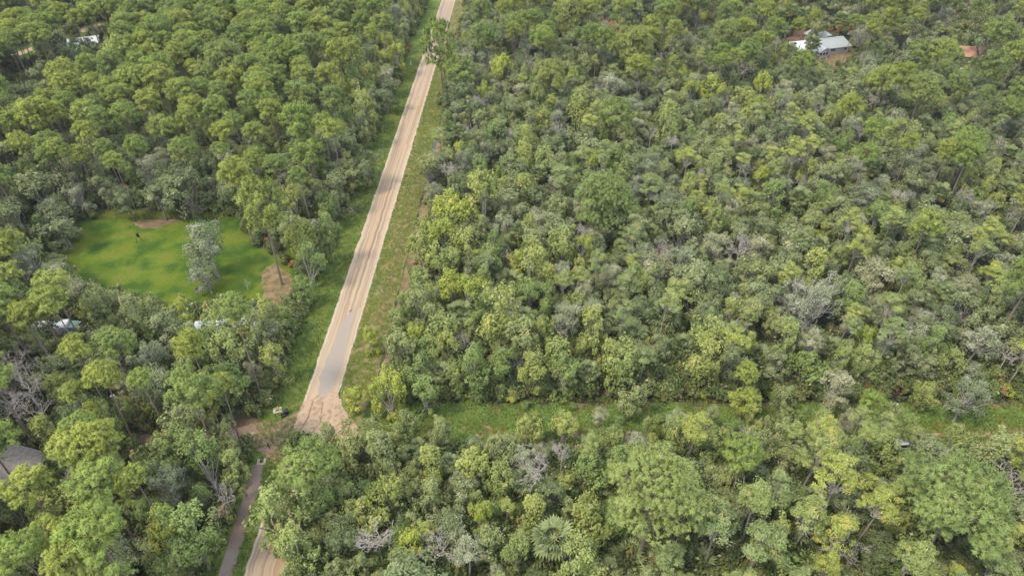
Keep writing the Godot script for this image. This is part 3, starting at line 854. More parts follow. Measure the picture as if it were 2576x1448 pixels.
func species() -> void:
	var bw := Color(1, 1, 1)
	var pineb: Material = M.bark_pine
	var oakb: Material = M.bark_oak
	var pale: Material = M.bark_pale
	var pine := []
	for i in 6:
		pine.append(pine_crown(4.5, [4.0, 3.5, 4.6, 3.6, 4.2, 5.0][i], [26, 24, 28, 22, 26, 30][i], 20, 24, 0.55, Color(0.10, 0.135, 0.026), Color(0.27, 0.31, 0.062), M.leaf, pineb))
	for i in 2:
		pine.append(pine_crown(4.5, [4.3, 3.5][i], [36, 34][i], 54, 28, 0.30, Color(0.09, 0.12, 0.03), Color(0.24, 0.275, 0.078), M.leaf, pineb))
	S.pine = {"crowns": pine, "R": 4.5, "H": 4.2, "trunks": [trunk_mesh(1.0, 0.5, 7, 1.2, pineb), trunk_mesh(1.0, 0.45, 7, 2.0, pineb)], "tr": 0.21, "name": "pine_tree", "cat": "pine tree", "word": "pine",
		"tints": [[Color(1, 1, 1), "yellow-green"], [Color(0.85, 0.93, 0.95), "green"], [Color(0.76, 0.82, 0.98), "dull green"], [Color(1.06, 1.0, 0.9), "olive"]], "group": "pines standing in the woods"}
	var oak := []
	for i in 6:
		oak.append(crown({"R": 3.6, "H": [2.6, 3.0, 2.4, 2.8, 3.2, 2.5][i], "clumps": 84, "leaves": 56, "size": 0.33, "rc": 0.92, "flat": 0.72, "low": -0.6, "skirt": 0.5, "spray": 1.15, "lobes": 11, "c0": Color(0.050, 0.066, 0.026), "c1": Color(0.165, 0.19, 0.088), "odd": Color(0.22, 0.22, 0.13), "odd_share": 0.08, "limbs": 16, "poke": 0.25, "thick": 0.12, "twist": 0.16, "moss": 0.12, "bark": bw}, M.leaf, oakb))
	S.oak = {"crowns": oak, "R": 3.6, "H": 2.8, "trunks": [trunk_mesh(1.0, 0.6, 7, 2.5, oakb), trunk_mesh(1.0, 0.6, 7, 4.0, oakb)], "tr": 0.24, "name": "oak_tree", "cat": "oak tree", "word": "oak",
		"tints": [[Color(1, 0.98, 0.9), "dark green"], [Color(0.86, 0.9, 0.78), "deep green"], [Color(1.22, 1.16, 1.08), "grey-green"], [Color(1.2, 1.12, 0.8), "olive"]], "group": "oaks standing in the woods"}
	var broad := []
	for i in 6:
		broad.append(crown({"R": 3.2, "H": [3.6, 3.0, 4.0, 3.3, 3.8, 2.8][i], "cone": [0.5, 0.2, 0.6, 0.3, 0.5, 0.1][i], "clumps": 84, "leaves": 52, "size": 0.35, "rc": 0.8, "flat": 0.85, "low": -0.8, "skirt": 0.7, "spray": 1.7, "lobes": 11, "c0": Color(0.068, 0.092, 0.022), "c1": Color(0.23, 0.26, 0.075), "odd": Color(0.25, 0.24, 0.08), "odd_share": 0.05, "limbs": 15, "poke": 0.3, "thick": 0.10, "twist": 0.08, "bark": Color(1.05, 1.05, 1.0)}, M.leaf, pale))
	S.broad = {"crowns": broad, "R": 3.2, "H": 3.4, "trunks": [trunk_mesh(1.0, 0.5, 6, 2.0, oakb), trunk_mesh(1.0, 0.5, 6, 3.0, pale)], "tr": 0.17, "name": "broadleaf_tree", "cat": "tree", "word": "tree",
		"tints": [[Color(1, 1, 1), "fresh green"], [Color(0.76, 0.86, 0.80), "mid green"], [Color(1.15, 1.08, 0.95), "light green"], [Color(0.95, 0.92, 1.15), "pale green"]], "group": "leafy trees in the woods"}
	var maple := []
	for i in 3:
		maple.append(crown({"R": 3.2, "H": [3.0, 3.6, 2.8][i], "clumps": 76, "leaves": 52, "size": 0.36, "rc": 0.85, "flat": 0.8, "low": -0.7, "skirt": 0.5, "spray": 1.5, "c0": Color(0.13, 0.155, 0.02), "c1": Color(0.31, 0.33, 0.055), "odd": Color(0.32, 0.28, 0.06), "odd_share": 0.08, "limbs": 14, "poke": 0.3, "thick": 0.10, "twist": 0.08, "bark": Color(1.05, 1.05, 1.0)}, M.leaf, pale))
	S.maple = {"crowns": maple, "R": 3.2, "H": 3.1, "trunks": S.broad.trunks, "tr": 0.16, "name": "yellow_tree", "cat": "tree", "word": "tree",
		"tints": [[Color(1, 1, 1), "yellow-green"], [Color(0.8, 0.85, 0.9), "lime green"]], "group": "yellowing trees in the woods"}
	var mossy := []
	for i in 4:
		mossy.append(crown({"R": 3.8, "H": 2.9, "clumps": 74, "leaves": 46, "size": 0.31, "rc": 0.95, "flat": 0.75, "low": -0.6, "skirt": 0.4, "spray": 1.1, "lobes": 11, "c0": Color(0.095, 0.11, 0.05), "c1": Color(0.225, 0.235, 0.135), "odd": Color(0.27, 0.265, 0.18), "odd_share": 0.2, "limbs": 26, "poke": 0.5, "thick": 0.085, "twist": 0.22, "twigs": 3, "moss": 0.45, "bark": Color(1.05, 1.03, 0.98)}, M.leaf, pale))
	mossy.append(crown({"R": 3.8, "H": 3.2, "lobes": 13, "clumps": 84, "leaves": 36, "size": 0.21, "rc": 0.58, "flat": 0.75, "low": -0.6, "c0": Color(0.085, 0.105, 0.048), "c1": Color(0.21, 0.23, 0.125), "odd": Color(0.25, 0.25, 0.17), "odd_share": 0.2, "limbs": 72, "poke": 1.0, "thick": 0.10, "twist": 0.24, "twigs": 3, "moss": 0.2, "bark": Color(1.25, 1.2, 1.12)}, M.leaf, pale))
	S.mossy = {"crowns": mossy, "R": 3.8, "H": 2.9, "trunks": [trunk_mesh(1.0, 0.6, 7, 4.0, pale)], "tr": 0.24, "name": "mossy_oak", "cat": "oak tree", "word": "mossy oak",
		"tints": [[Color(1, 1, 1), "grey"], [Color(0.72, 0.78, 0.72), "grey-green"], [Color(1.12, 1.05, 0.95), "pale grey"]], "group": "moss hung oaks in the woods"}
	var cyp := []
	for i in 4:
		cyp.append(crown({"R": 3.0, "H": [3.4, 2.6, 4.2, 3.0][i], "cone": [0.3, 0.0, 0.6, 0.3][i], "clumps": 60, "leaves": 60, "size": 0.36, "slim": 0.30, "rc": 0.8, "lobes": 12, "flat": 0.45, "low": -0.8, "c0": Color(0.10, 0.13, 0.030), "c1": Color(0.25, 0.275, 0.085), "odd": Color(0.30, 0.26, 0.08), "odd_share": 0.06, "limbs": 20, "poke": 0.3, "thick": 0.075, "twist": 0.08, "bark": Color(1.05, 1.0, 0.95)}, M.leaf, pale))
	S.cypress = {"crowns": cyp, "R": 3.0, "H": 3.3, "trunks": [trunk_mesh(1.0, 0.4, 6, 1.5, M.bark_grey), trunk_mesh(1.0, 0.4, 6, 3.0, M.bark_grey)], "tr": 0.16, "name": "cypress_tree", "cat": "cypress tree", "word": "cypress",
		"tints": [[Color(0.95, 0.97, 0.95), "yellow-green"], [Color(0.80, 0.86, 1.0), "pale green"], [Color(1.14, 1.10, 0.80), "yellow"]], "group": "feathery cypresses in the woods"}
	var bare := []
	for i in 4: bare.append(bare_crown(3.2, 2.6, [4, 4, 5, 4][i], Color(0.85, 0.82, 0.8), M.bark_dead, [0.2, 0.35, 0.15, 0.5][i]))
	S.bare = {"crowns": bare, "R": 3.2, "H": 2.6, "trunks": [trunk_mesh(1.0, 0.55, 6, 3.0, M.bark_dead)], "tr": 0.17, "name": "bare_tree", "cat": "dead tree", "word": "bare tree",
		"tints": [[Color(1, 1, 1), "whitish"], [Color(1, 1, 1), "pale grey"]], "group": "bare dead trees in the woods"}
	var bush := []
	for i in 3:
		bush.append(crown({"R": 1.6, "H": 1.3, "clumps": 26, "leaves": 50, "size": 0.26, "rc": 0.62, "flat": 0.8, "c0": Color(0.07, 0.10, 0.02), "c1": Color(0.21, 0.24, 0.055), "odd": Color(0.22, 0.16, 0.05), "odd_share": 0.08, "limbs": 8, "poke": 0.4, "thick": 0.035, "twist": 0.1, "bark": Color(1.2, 1.2, 1.1)}, M.leaf, pale))
	S.bush = {"crowns": bush, "R": 1.6, "H": 1.3, "trunks": [trunk_mesh(1.0, 0.7, 5, 1.0, oakb)], "tr": 0.07, "name": "bush", "cat": "bush", "word": "bush",
		"tints": [[Color(1, 1, 1), "green"], [Color(1.35, 1.2, 0.8), "yellow-green"], [Color(0.75, 0.85, 0.9), "dark"]], "group": "bushes beside road and track"}
	for k in S:
		var s: Dictionary = S[k]
		s.mats = []
		for t in s.tints: s.mats.append(leaf_mat(t[0]))
	# palms
	var tp := trunk_mesh(1.0, 0.85, 9, 1.2, M.bark_palm)
	var fg := []
	for i in 4:
		var a := Acc.new()
		frond(a, Transform3D.IDENTITY, 1.15, 1.15, 0.5, Color(0.085, 0.115, 0.045), Color(0.22, 0.245, 0.105))
		fg.append(baked(a, M.leaf))
	var fd := []
	for i in 2:
		var a := Acc.new()
		frond(a, Transform3D.IDENTITY, 1.0, 1.0, 0.9, Color(0.20, 0.085, 0.04), Color(0.34, 0.18, 0.09), 9)
		fd.append(baked(a, M.leaf))
	var fy := []
	for i in 2:
		var a := Acc.new()
		frond(a, Transform3D.IDENTITY, 1.1, 1.1, 0.7, Color(0.20, 0.18, 0.045), Color(0.31, 0.26, 0.08))
		fy.append(baked(a, M.leaf))
	var whole := []
	for i in 3:
		var a := Acc.new()
		for k in 30:
			frond(a, frond_frame(k, 30), 1.1, 1.1, 0.55, Color(0.085, 0.115, 0.045) if k < 22 else Color(0.17, 0.16, 0.04), Color(0.22, 0.245, 0.105) if k < 22 else Color(0.30, 0.25, 0.08), 11)
		for k in 7:
			frond(a, Transform3D(Basis.from_euler(Vector3(rr(0.9, 1.35), k * 0.9 + rr(0, 0.5), 0)), Vector3(0, -0.2, 0)), 0.9, 0.95, 0.3, Color(0.20, 0.085, 0.04), Color(0.34, 0.18, 0.09), 8)
		whole.append(baked(a, M.leaf))
	S.palm = {"crowns": whole, "green": fg, "dead": fd, "yellow": fy, "R": 2.1, "H": 2.0, "trunks": [tp], "tr": 0.19, "name": "palm_tree", "cat": "palm tree", "word": "palm",
		"tints": [[Color(1, 1, 1), "green"]], "mats": [M.leaf], "group": "cabbage palms in the woods"}

func marks() -> Array:     # trees that stand out: kind, crown centre and width as measured, height of the crown centre (0: usual), what to call them
	return [
	["pine", 1108, 128, 88, 17, "tall lone pine whose crown leans over the upper dirt road"], ["pine", 660, 530, 112, 19, "tall yellow-green pine at the lawn's road end with long bare trunk", 9],
	["pine", 780, 392, 88, 13, "olive pine with spreading boughs behind the lawn and near the road"], ["pine", 1513, 512, 150, 11, "broad spreading pine with forked pale limbs in the wooded lot", 1],
	["pine", 1642, 1254, 250, 17, "biggest round pine standing below the grassy track", 0], ["pine", 2410, 1276, 275, 15, "wide spreading pine below the white parked car", 1],
	["pine", 582, 775, 96, 22, "slender pine with a very long bare trunk beside the bins"], ["pine", 140, 755, 90, 18, "pine whose leaning trunk crosses in front of the camper"],
	["pine", 172, 995, 68, 13, "small rounded pine beside the bare grey trees"], ["pine", 250, 955, 92, 17, "bright pine above the white gas tank"], ["pine", 358, 950, 62, 17], ["pine", 465, 980, 130, 18, "large bright pine over the brown litter by the driveway", 2], ["pine", 545, 960, 56, 16], ["pine", 190, 1082, 100, 17],
	["pine", 177, 1125, 130, 18], ["pine", 262, 1117, 92, 18], ["pine", 250, 1210, 140, 17], ["pine", 60, 1225, 120, 17, "pine crown reaching across the grey shed roof"], ["pine", 248, 1335, 170, 18], ["pine", 44, 1380, 120, 18], ["pine", 168, 1400, 115, 18], ["pine", 345, 1200, 64, 16], ["pine", 130, 715, 95, 17], ["pine", 18, 695, 75, 17], ["pine", 60, 790, 70, 17], ["pine", 772, 1165, 150, 15, "bright pine beside the culvert hanging over the near road", 2],
	["pine", 1876, 1150, 95, 14, "thin yellow-green pine with open crown over the track", 9], ["pine", 2015, 152, 56, 14, "narrow bright pine in front of the grey house"], ["pine", 2322, 228, 105, 15, "open pine with a slanting bare trunk beside a palm"], ["pine", 2490, 172, 75, 15], ["pine", 2547, 275, 70, 14], ["pine", 1435, 35, 100, 15], ["pine", 1588, 122, 108, 14, "broad pine with bare spreading limbs next to the rust-red dead pine"], ["pine", 1385, 190, 92, 14], ["pine", 1826, 85, 85, 14, "round pine on a dark trunk beyond the wooded lot"], ["pine", 1550, 290, 88, 13], ["pine", 1219, 88, 85, 15], ["pine", 1164, 180, 85, 13],
	["pine", 412, 100, 52, 17], ["pine", 557, 155, 95, 17, "big domed pine in the middle of the pine stand", 0], ["pine", 580, 195, 72, 17], ["pine", 350, 205, 76, 17], ["pine", 370, 255, 64, 17], ["pine", 220, 160, 54, 17], ["pine", 240, 205, 56, 17], ["pine", 162, 215, 76, 17], ["pine", 95, 285, 88, 17], ["pine", 140, 280, 60, 17], ["pine", 210, 335, 66, 17], ["pine", 300, 240, 62, 17], ["pine", 310, 292, 72, 17], ["pine", 450, 232, 72, 17], ["pine", 508, 220, 56, 17], ["pine", 492, 112, 50, 17], ["pine", 448, 140, 62, 17], ["pine", 350, 150, 60, 17], ["pine", 600, 85, 52, 17], ["pine", 535, 58, 66, 17], ["pine", 620, 255, 62, 17], ["pine", 550, 270, 60, 17], ["pine", 856, 28, 60, 16], ["pine", 756, 60, 76, 16], ["pine", 780, 112, 82, 16], ["pine", 696, 150, 52, 16], ["pine", 694, 190, 66, 16], ["pine", 772, 190, 62, 16], ["pine", 756, 238, 76, 16], ["pine", 832, 250, 64, 16], ["pine", 759, 312, 98, 16], ["pine", 682, 285, 66, 16], ["pine", 700, 65, 52, 16], ["pine", 30, 300, 62, 16], ["pine", 60, 360, 66, 16], ["pine", 250, 300, 60, 17], ["pine", 400, 320, 66, 16], ["pine", 480, 300, 62, 16], ["pine", 340, 370, 56, 15], ["pine", 290, 400, 50, 15], ["pine", 560, 330, 60, 16], ["pine", 640, 330, 58, 16], ["pine", 640, 400, 56, 14], ["pine", 200, 385, 54, 15],
	["oak", 170, 147, 76, 8], ["oak", 100, 185, 62, 8], ["oak", 50, 240, 72, 8], ["oak", 100, 480, 120, 8, "huge dark oak at the lawn's far corner"], ["oak", 150, 562, 100, 7, "dark oak overhanging the lawn's shaded side"], ["oak", 32, 560, 96, 8], ["oak", 30, 470, 90, 8], ["oak", 475, 475, 110, 8, "broad green tree on the lawn's upper edge", 0], ["oak", 312, 490, 64, 7], ["oak", 395, 492, 72, 7], ["oak", 250, 470, 66, 7], ["oak", 190, 435, 72, 8], ["mossy", 570, 395, 66, 8], ["mossy", 520, 612, 118, 9, "grey moss hung oak standing out on the lawn", 1], ["mossy", 515, 690, 92, 5, "low drooping mossy oak on the lawn below the taller one", 1], ["mossy", 75, 655, 90, 8],
	["broad", 822, 580, 62, 9, "tall column of green leaves between lawn and road", 1], ["broad", 775, 660, 80, 7, "leafy green column tree beside the lawn's dry patch", 1], ["broad", 762, 720, 62, 5], ["oak", 726, 560, 72, 6], ["oak", 844, 478, 88, 7], ["oak", 880, 430, 66, 7], ["oak", 919, 412, 76, 7], ["broad", 905, 310, 64, 8], ["broad", 920, 275, 64, 8], ["broad", 894, 240, 62, 8], ["oak", 970, 232, 62, 7], ["mossy", 980, 190, 60, 7], ["broad", 930, 190, 54, 8, "bright green round tree near the shaded upper verge", 2], ["oak", 932, 140, 62, 8], ["maple", 999, 135, 46, 8, "golden-green tree beside the upper road's shaded verge"], ["maple", 969, 108, 38, 8],
	["broad", 250, 757, 82, 9], ["broad", 325, 800, 72, 8, "pale tree with white branches below the burnt heap", 3], ["broad", 385, 780, 54, 7], ["maple", 455, 778, 52, 8, "yellow-green pointed tree at the lawn's lower edge"], ["mossy", 388, 880, 76, 8, "greyish round tree between the lawn and the bright pines", 1], ["broad", 462, 905, 64, 7], ["broad", 575, 890, 96, 8], ["broad", 640, 850, 82, 8], ["broad", 690, 905, 70, 6],
	["maple", 892, 1000, 60, 4, "low yellow bush-like tree at the sandy junction"], ["maple", 980, 990, 92, 6, "yellow-green tree at the lot's corner by the junction", 0], ["broad", 1068, 982, 82, 6], ["maple", 931, 848, 48, 4], ["broad", 1011, 872, 82, 7, "", 3], ["broad", 998, 805, 62, 7], ["broad", 1122, 872, 62, 7, "", 2], ["broad", 1245, 815, 112, 8, "tall bright green tree in the lot's lower middle", 2], ["broad", 1197, 925, 90, 7], ["broad", 1259, 918, 90, 7], ["broad", 1064, 780, 82, 7], ["maple", 1130, 532, 96, 8, "brightest yellow-green tree on the lot's road side", 0], ["maple", 1114, 590, 78, 7, "yellow-green tree just below the brightest one", 1], ["broad", 1180, 620, 90, 7], ["broad", 1120, 660, 86, 7], ["oak", 1082, 428, 80, 7], ["broad", 1056, 702, 80, 6], ["broad", 1418, 628, 86, 8], ["broad", 1500, 838, 92, 8, "bright upright tree beside the pair of palms", 2], ["broad", 1571, 916, 110, 7, "wide fresh green tree above the dark ditch", 0], ["broad", 1340, 920, 90, 7], ["broad", 1420, 935, 84, 7], ["broad", 1589, 1010, 86, 4, "pale many-stemmed small tree beside the ditch", 3], ["mossy", 1434, 784, 90, 7], ["broad", 1766, 912, 96, 7], ["pine", 1876, 938, 60, 9], ["pine", 1876, 1008, 82, 7, "sparse young pine at the ditch's edge", 3],
	["mossy", 2043, 768, 165, 9, "largest pale grey mossy oak with bare twisting limbs", 0], ["mossy", 2210, 690, 115, 8, "grey oak with thick bare white limbs behind the largest mossy oak", 2], ["mossy", 2104, 972, 105, 7, "pale tree with forked white trunk above the track", 2], ["broad", 1972, 1007, 66, 5], ["pine", 2193, 1014, 62, 8], ["mossy", 2463, 860, 96, 8], ["mossy", 2440, 992, 100, 7, "drooping mossy oak above the far stretch of track", 1], ["broad", 2330, 992, 62, 5, "low bright leafy tree at the wood's foot by the track", 2], ["oak", 2374, 815, 82, 8], ["maple", 2171, 850, 58, 7], ["oak", 2286, 890, 82, 7], ["mossy", 1803, 614, 78, 8, "", 2], ["broad", 1568, 435, 76, 8, "", 3], ["mossy", 1538, 222, 86, 8, "flat grey mossy oak beyond the lot's far edge", 0], ["mossy", 1323, 120, 62, 8], ["oak", 1463, 122, 62, 8], ["maple", 1792, 232, 70, 8, "yellow-green tree beside a palm beyond the lot"], ["maple", 1910, 224, 62, 8], ["maple", 1264, 180, 62, 9, "yellow-green tree behind the lone roadside pine"],
	["cypress", 1730, 395, 62, 12, "bright yellow cypress with a pale bare trunk in the lot", 2], ["cypress", 1415, 447, 66, 10], ["cypress", 2000, 382, 62, 12, "yellow cypress on twin thin trunks in the lot", 2], ["cypress", 1861, 340, 46, 11, "", 2], ["cypress", 1870, 395, 40, 11, "", 2], ["cypress", 2030, 310, 50, 12, "", 2], ["cypress", 1613, 22, 26, 12], ["cypress", 1500, 150, 22, 11, "", 2], ["cypress", 1728, 80, 18, 12, "", 2], ["cypress", 1683, 102, 28, 11, "", 2], ["cypress", 1765, 142, 32, 12, "", 2], ["cypress", 1655, 162, 34, 11], ["cypress", 1635, 202, 32, 10], ["cypress", 2492, 578, 70, 14, "leaning yellow cypress with three thin trunks at the far margin"], ["cypress", 2470, 620, 56, 13], ["cypress", 1638, 472, 60, 9],
	["cypress", 1805, 1325, 130, 12], ["cypress", 1907, 1263, 110, 13], ["cypress", 1916, 1352, 130, 12], ["cypress", 1680, 1408, 95, 9], ["cypress", 2122, 1195, 120, 15, "golden cypress with a long slanting trunk below the track", 2], ["cypress", 2056, 1130, 100, 14], ["cypress", 2215, 1256, 100, 13], ["cypress", 2109, 1345, 110, 11, "golden-brown cypress under the long slanting trunk", 2], ["cypress", 2029, 1300, 110, 12], ["cypress", 1958, 1220, 90, 12], ["cypress", 2082, 1428, 80, 9], ["cypress", 2300, 1408, 120, 11], ["cypress", 2502, 1432, 110, 9], ["cypress", 2170, 1040, 56, 10],
	["palm", 1394, 1347, 92, 9.2, "tall cabbage palm nearest the picture's lower middle"], ["palm", 2016, 495, 48, 5.5, "pale green palm in front of the twin trunk cypress"], ["palm", 1589, 838, 64, 5, "cabbage palm in the gap beside the bright upright tree"], ["palm", 1673, 800, 76, 5.5, "spreading palm in the middle of the lot's gap"], ["palm", 1721, 868, 52, 3.5], ["palm", 1549, 806, 56, 5], ["palm", 1305, 574, 38, 6], ["palm", 1280, 708, 62, 4.5, "low wide palm amid dead fronds in the lot"], ["palm", 1152, 783, 58, 4.5], ["palm", 1354, 432, 40, 6, "palm with a rusty skirt of dead fronds in the lot"], ["palm", 1638, 538, 40, 5], ["palm", 1638, 583, 42, 4], ["palm", 2193, 418, 42, 6], ["palm", 2367, 482, 42, 6], ["palm", 2540, 384, 40, 6], ["palm", 2537, 472, 38, 6], ["palm", 2324, 310, 44, 7, "palm with yellowed lower fronds beside the slanting pine trunk"], ["palm", 1838, 196, 34, 7], ["palm", 1783, 18, 28, 8], ["palm", 1916, 156, 30, 7], ["palm", 1992, 22, 32, 11, "tall palm above the reddish yard of the grey house"], ["palm", 2030, 32, 32, 10, "slanting palm over the grey house's reddish yard"], ["palm", 2120, 46, 36, 8], ["palm", 1962, 38, 36, 8], ["palm", 1987, 122, 30, 6], ["palm", 2044, 106, 36, 6, "palm growing against the white wing of the house"], ["palm", 2122, 184, 34, 6], ["palm", 1150, 324, 32, 5], ["palm", 1170, 345, 30, 5], ["palm", 1235, 390, 34, 5], ["palm", 100, 102, 38, 6, "palm standing beside the far lawn"], ["palm", 140, 98, 38, 6], ["palm", 108, 126, 36, 6], ["palm", 177, 77, 36, 6], ["palm", 262, 26, 28, 9], ["palm", 20, 138, 36, 7], ["palm", 200, 908, 56, 5, "palm with hanging orange dead fronds near the bare trees"], ["palm", 1580, 1400, 80, 2.5], ["palm", 1760, 1415, 84, 2.5], ["palm", 1325, 1205, 60, 6], ["palm", 2200, 1290, 60, 4], ["palm", 2050, 1255, 60, 5], ["palm", 2440, 1390, 70, 3], ["palm", 1905, 890, 50, 4], ["palm", 2090, 870, 50, 4],
	["bare", 60, 960, 110, 9, "large bare grey tree with feathery twigs beside the pines", 2], ["bare", 95, 1020, 90, 7, "bare grey tree leaning beside the shed", 0], ["bare", 20, 1010, 80, 7, "", 2], ["bare", 40, 890, 70, 9], ["bare", 945, 1345, 100, 8, "dead tree with looping bare limbs below the track", 3], ["bare", 1090, 1372, 100, 8, "pale bare tree in the lower scrub", 1], ["bare", 1336, 1178, 84, 8, "twisted lichen-white dead tree beside a palm", 3], ["bare", 1615, 1122, 50, 7, "white dead snag at the edge of the track", 3], ["bare", 1412, 1140, 50, 7], ["bare", 1157, 860, 44, 6], ["bare", 1412, 822, 46, 6], ["bare", 2542, 882, 62, 8, "purple-grey bare tree at the far margin"], ["bare", 1345, 165, 46, 8], ["bare", 1695, 350, 34, 9], ["bare", 1640, 330, 30, 9], ["bare", 566, 1240, 72, 6], ["bare", 2420, 1165, 70, 9, "dead tree with thick bent limbs above the wide pine"], ["bare", 2551, 1220, 90, 9], ["bare", 1870, 1090, 46, 8], ["bare", 620, 712, 18, 1.6, "small white leafless sapling on the lawn"],
	["broad", 398, 1160, 118, 8], ["mossy", 420, 1212, 108, 8, "greyish mossy oak below the driveway", 1], ["maple", 411, 1330, 96, 9, "yellow-green crown among the near pines"], ["broad", 486, 1355, 145, 8, "", 1], ["broad", 592, 1178, 80, 7, "leafy tree overhanging the head of the canal", 0], ["broad", 700, 1300, 140, 9, "yellow-green tree spreading over the near road", 0], ["broad", 754, 1378, 125, 8, "leafy tree beside the lowest stretch of road", 0], ["oak", 852, 1340, 95, 8, "", 1], ["broad", 962, 1155, 105, 6], ["broad", 975, 1242, 100, 7], ["broad", 1086, 1178, 88, 6], ["maple", 1201, 1296, 76, 7, "yellow-green tree alone in the lower scrub", 1], ["oak", 1152, 1222, 80, 7], ["broad", 1254, 1200, 88, 6], ["mossy", 1174, 1390, 98, 8], ["oak", 1832, 1200, 100, 7, "dark oak between the biggest pine and the track"], ["broad", 1332, 1290, 96, 5, "", 2], ["broad", 1487, 1192, 108, 6], ["oak", 1980, 1150, 98, 7], ["broad", 2220, 1146, 98, 7, "tree hanging over the white parked car", 0], ["oak", 2330, 1138, 98, 7], ["broad", 2485, 1142, 108, 8, "", 3], ["oak", 2215, 1385, 98, 5], ["broad", 1000, 1090, 70, 5], ["broad", 1110, 1085, 66, 5], ["broad", 1330, 1085, 80, 6], ["broad", 1420, 1080, 76, 6], ["broad", 1540, 1100, 70, 6], ["broad", 1700, 1100, 80, 6], ["broad", 1790, 1120, 76, 6], ["broad", 1960, 1090, 70, 6], ["broad", 2400, 1100, 66, 6],
	["broad", 748, 1235, 100, 8], ["broad", 800, 1250, 105, 8], ["broad", 830, 1110, 60, 4], ["oak", 228, 112, 40, 7], ["broad", 196, 122, 40, 7], ["oak", 250, 128, 40, 7], ["oak", 560, 838, 60, 7], ["broad", 610, 815, 64, 8], ["oak", 118, 800, 56, 7], ["broad", 2300, 1095, 50, 6], ["broad", 2240, 1108, 40, 5],
	["oak", 2060, 68, 52, 8], ["mossy", 2182, 84, 76, 9, "pale mossy oak rising beside the grey house"], ["oak", 2282, 88, 86, 9], ["oak", 2282, 152, 82, 8], ["mossy", 2195, 160, 62, 8, "mossy oak with a thick pale trunk below the house", 1], ["oak", 2450, 62, 90, 8], ["oak", 2480, 112, 80, 7], ["mossy", 2380, 50, 60, 8], ["oak", 2395, 228, 82, 8], ["oak", 2145, 228, 72, 8], ["oak", 2230, 250, 66, 8], ["oak", 2360, 20, 44, 7],
	]

func weights(x: float, z: float) -> Dictionary:
	var road := road_left(z)
	if x < road:
		if z < -285.0 and x < -120.0: return {"pine": 6, "oak": 4}
		if z > -62.0: return {"pine": 4, "broad": 3.2, "oak": 1.5, "mossy": 0.5, "maple": 0.3}
		if z > -110.0: return {"broad": 4, "pine": 3, "oak": 2, "mossy": 0.8, "maple": 0.3}
		if x > road - 22.0: return {"broad": 4.5, "oak": 4, "pine": 1.0, "maple": 0.4, "mossy": 0.4}
		if z > -170.0: return {"oak": 6, "broad": 2, "pine": 2.5, "mossy": 1}
		if x < -150.0: return {"oak": 4, "pine": 4, "broad": 2}
		return {"pine": 7.5, "oak": 1.6, "broad": 1.6, "maple": 0.05}
	if z > -70.0:
		if x < 12.0: return {"broad": 5, "oak": 3, "mossy": 1.2, "bare": 0.5, "maple": 0.3, "palm": 0.3}
		return {"cypress": 2.6, "broad": 3, "oak": 3.2, "palm": 0.9, "mossy": 0.8, "bare": 0.4}
	if z > -140.0 and x < 8.0: return {"broad": 7, "oak": 2, "maple": 0.8, "palm": 0.5, "mossy": 0.6, "bare": 0.25}
	if z > -200.0 and x < 75.0: return {"oak": 4.6, "mossy": 1.5, "broad": 2.6, "palm": 1.2, "cypress": 0.35, "bare": 0.35, "maple": 0.15}
	if z > -200.0: return {"oak": 5, "mossy": 2.2, "broad": 2.2, "palm": 0.9, "bare": 0.4, "pine": 0.35, "cypress": 0.2}
	return {"oak": 6, "mossy": 1.3, "broad": 1.6, "pine": 0.9, "palm": 0.9, "maple": 0.25, "bare": 0.3, "cypress": 0.12}

func usual(k: String) -> Array:      # height of the crown centre, crown radius
	match k:
		"pine": return [rr(14.5, 18.0), rr(3.3, 5.2)]
		"oak": return [rr(4.6, 8.8), lerpf(2.4, 5.6, pow(rng.randf(), 1.15))]
		"broad": return [rr(4.4, 8.8), lerpf(2.0, 4.7, pow(rng.randf(), 1.1))]
		"maple": return [rr(6.0, 8.6), rr(2.4, 3.6)]
		"mossy": return [rr(5.2, 8.8), lerpf(2.4, 5.4, pow(rng.randf(), 1.4))]
		"cypress": return [rr(8.5, 13.5), rr(1.8, 3.2)]
		"palm": return [rr(3.5, 7.5), rr(1.8, 2.4)]
		"bare": return [rr(6.0, 9.0), rr(2.0, 3.4)]
	return [1.2, 1.4]

var cells := {}
func crowded(x: float, z: float, r: float, k: String) -> bool:
	var cx := int(floor(x / 6.0))
	var cz := int(floor(z / 6.0))
	for i in range(cx - 2, cx + 3):
		for j in range(cz - 2, cz + 3):
			for t in cells.get(Vector2i(i, j), []):
				var d := Vector2(t.x - x, t.z - z).length()
				var f := 0.60
				if t.k == "bare" or k == "bare" or t.k == "palm" or k == "palm": f = 0.55
				if t.k == k and (k == "bare" or k == "palm"): f = 2.4
				if (t.k == "pine" or t.k == "cypress") != (k == "pine" or k == "cypress"): f = 0.42
				if d < (t.r + r) * f: return true
	return false

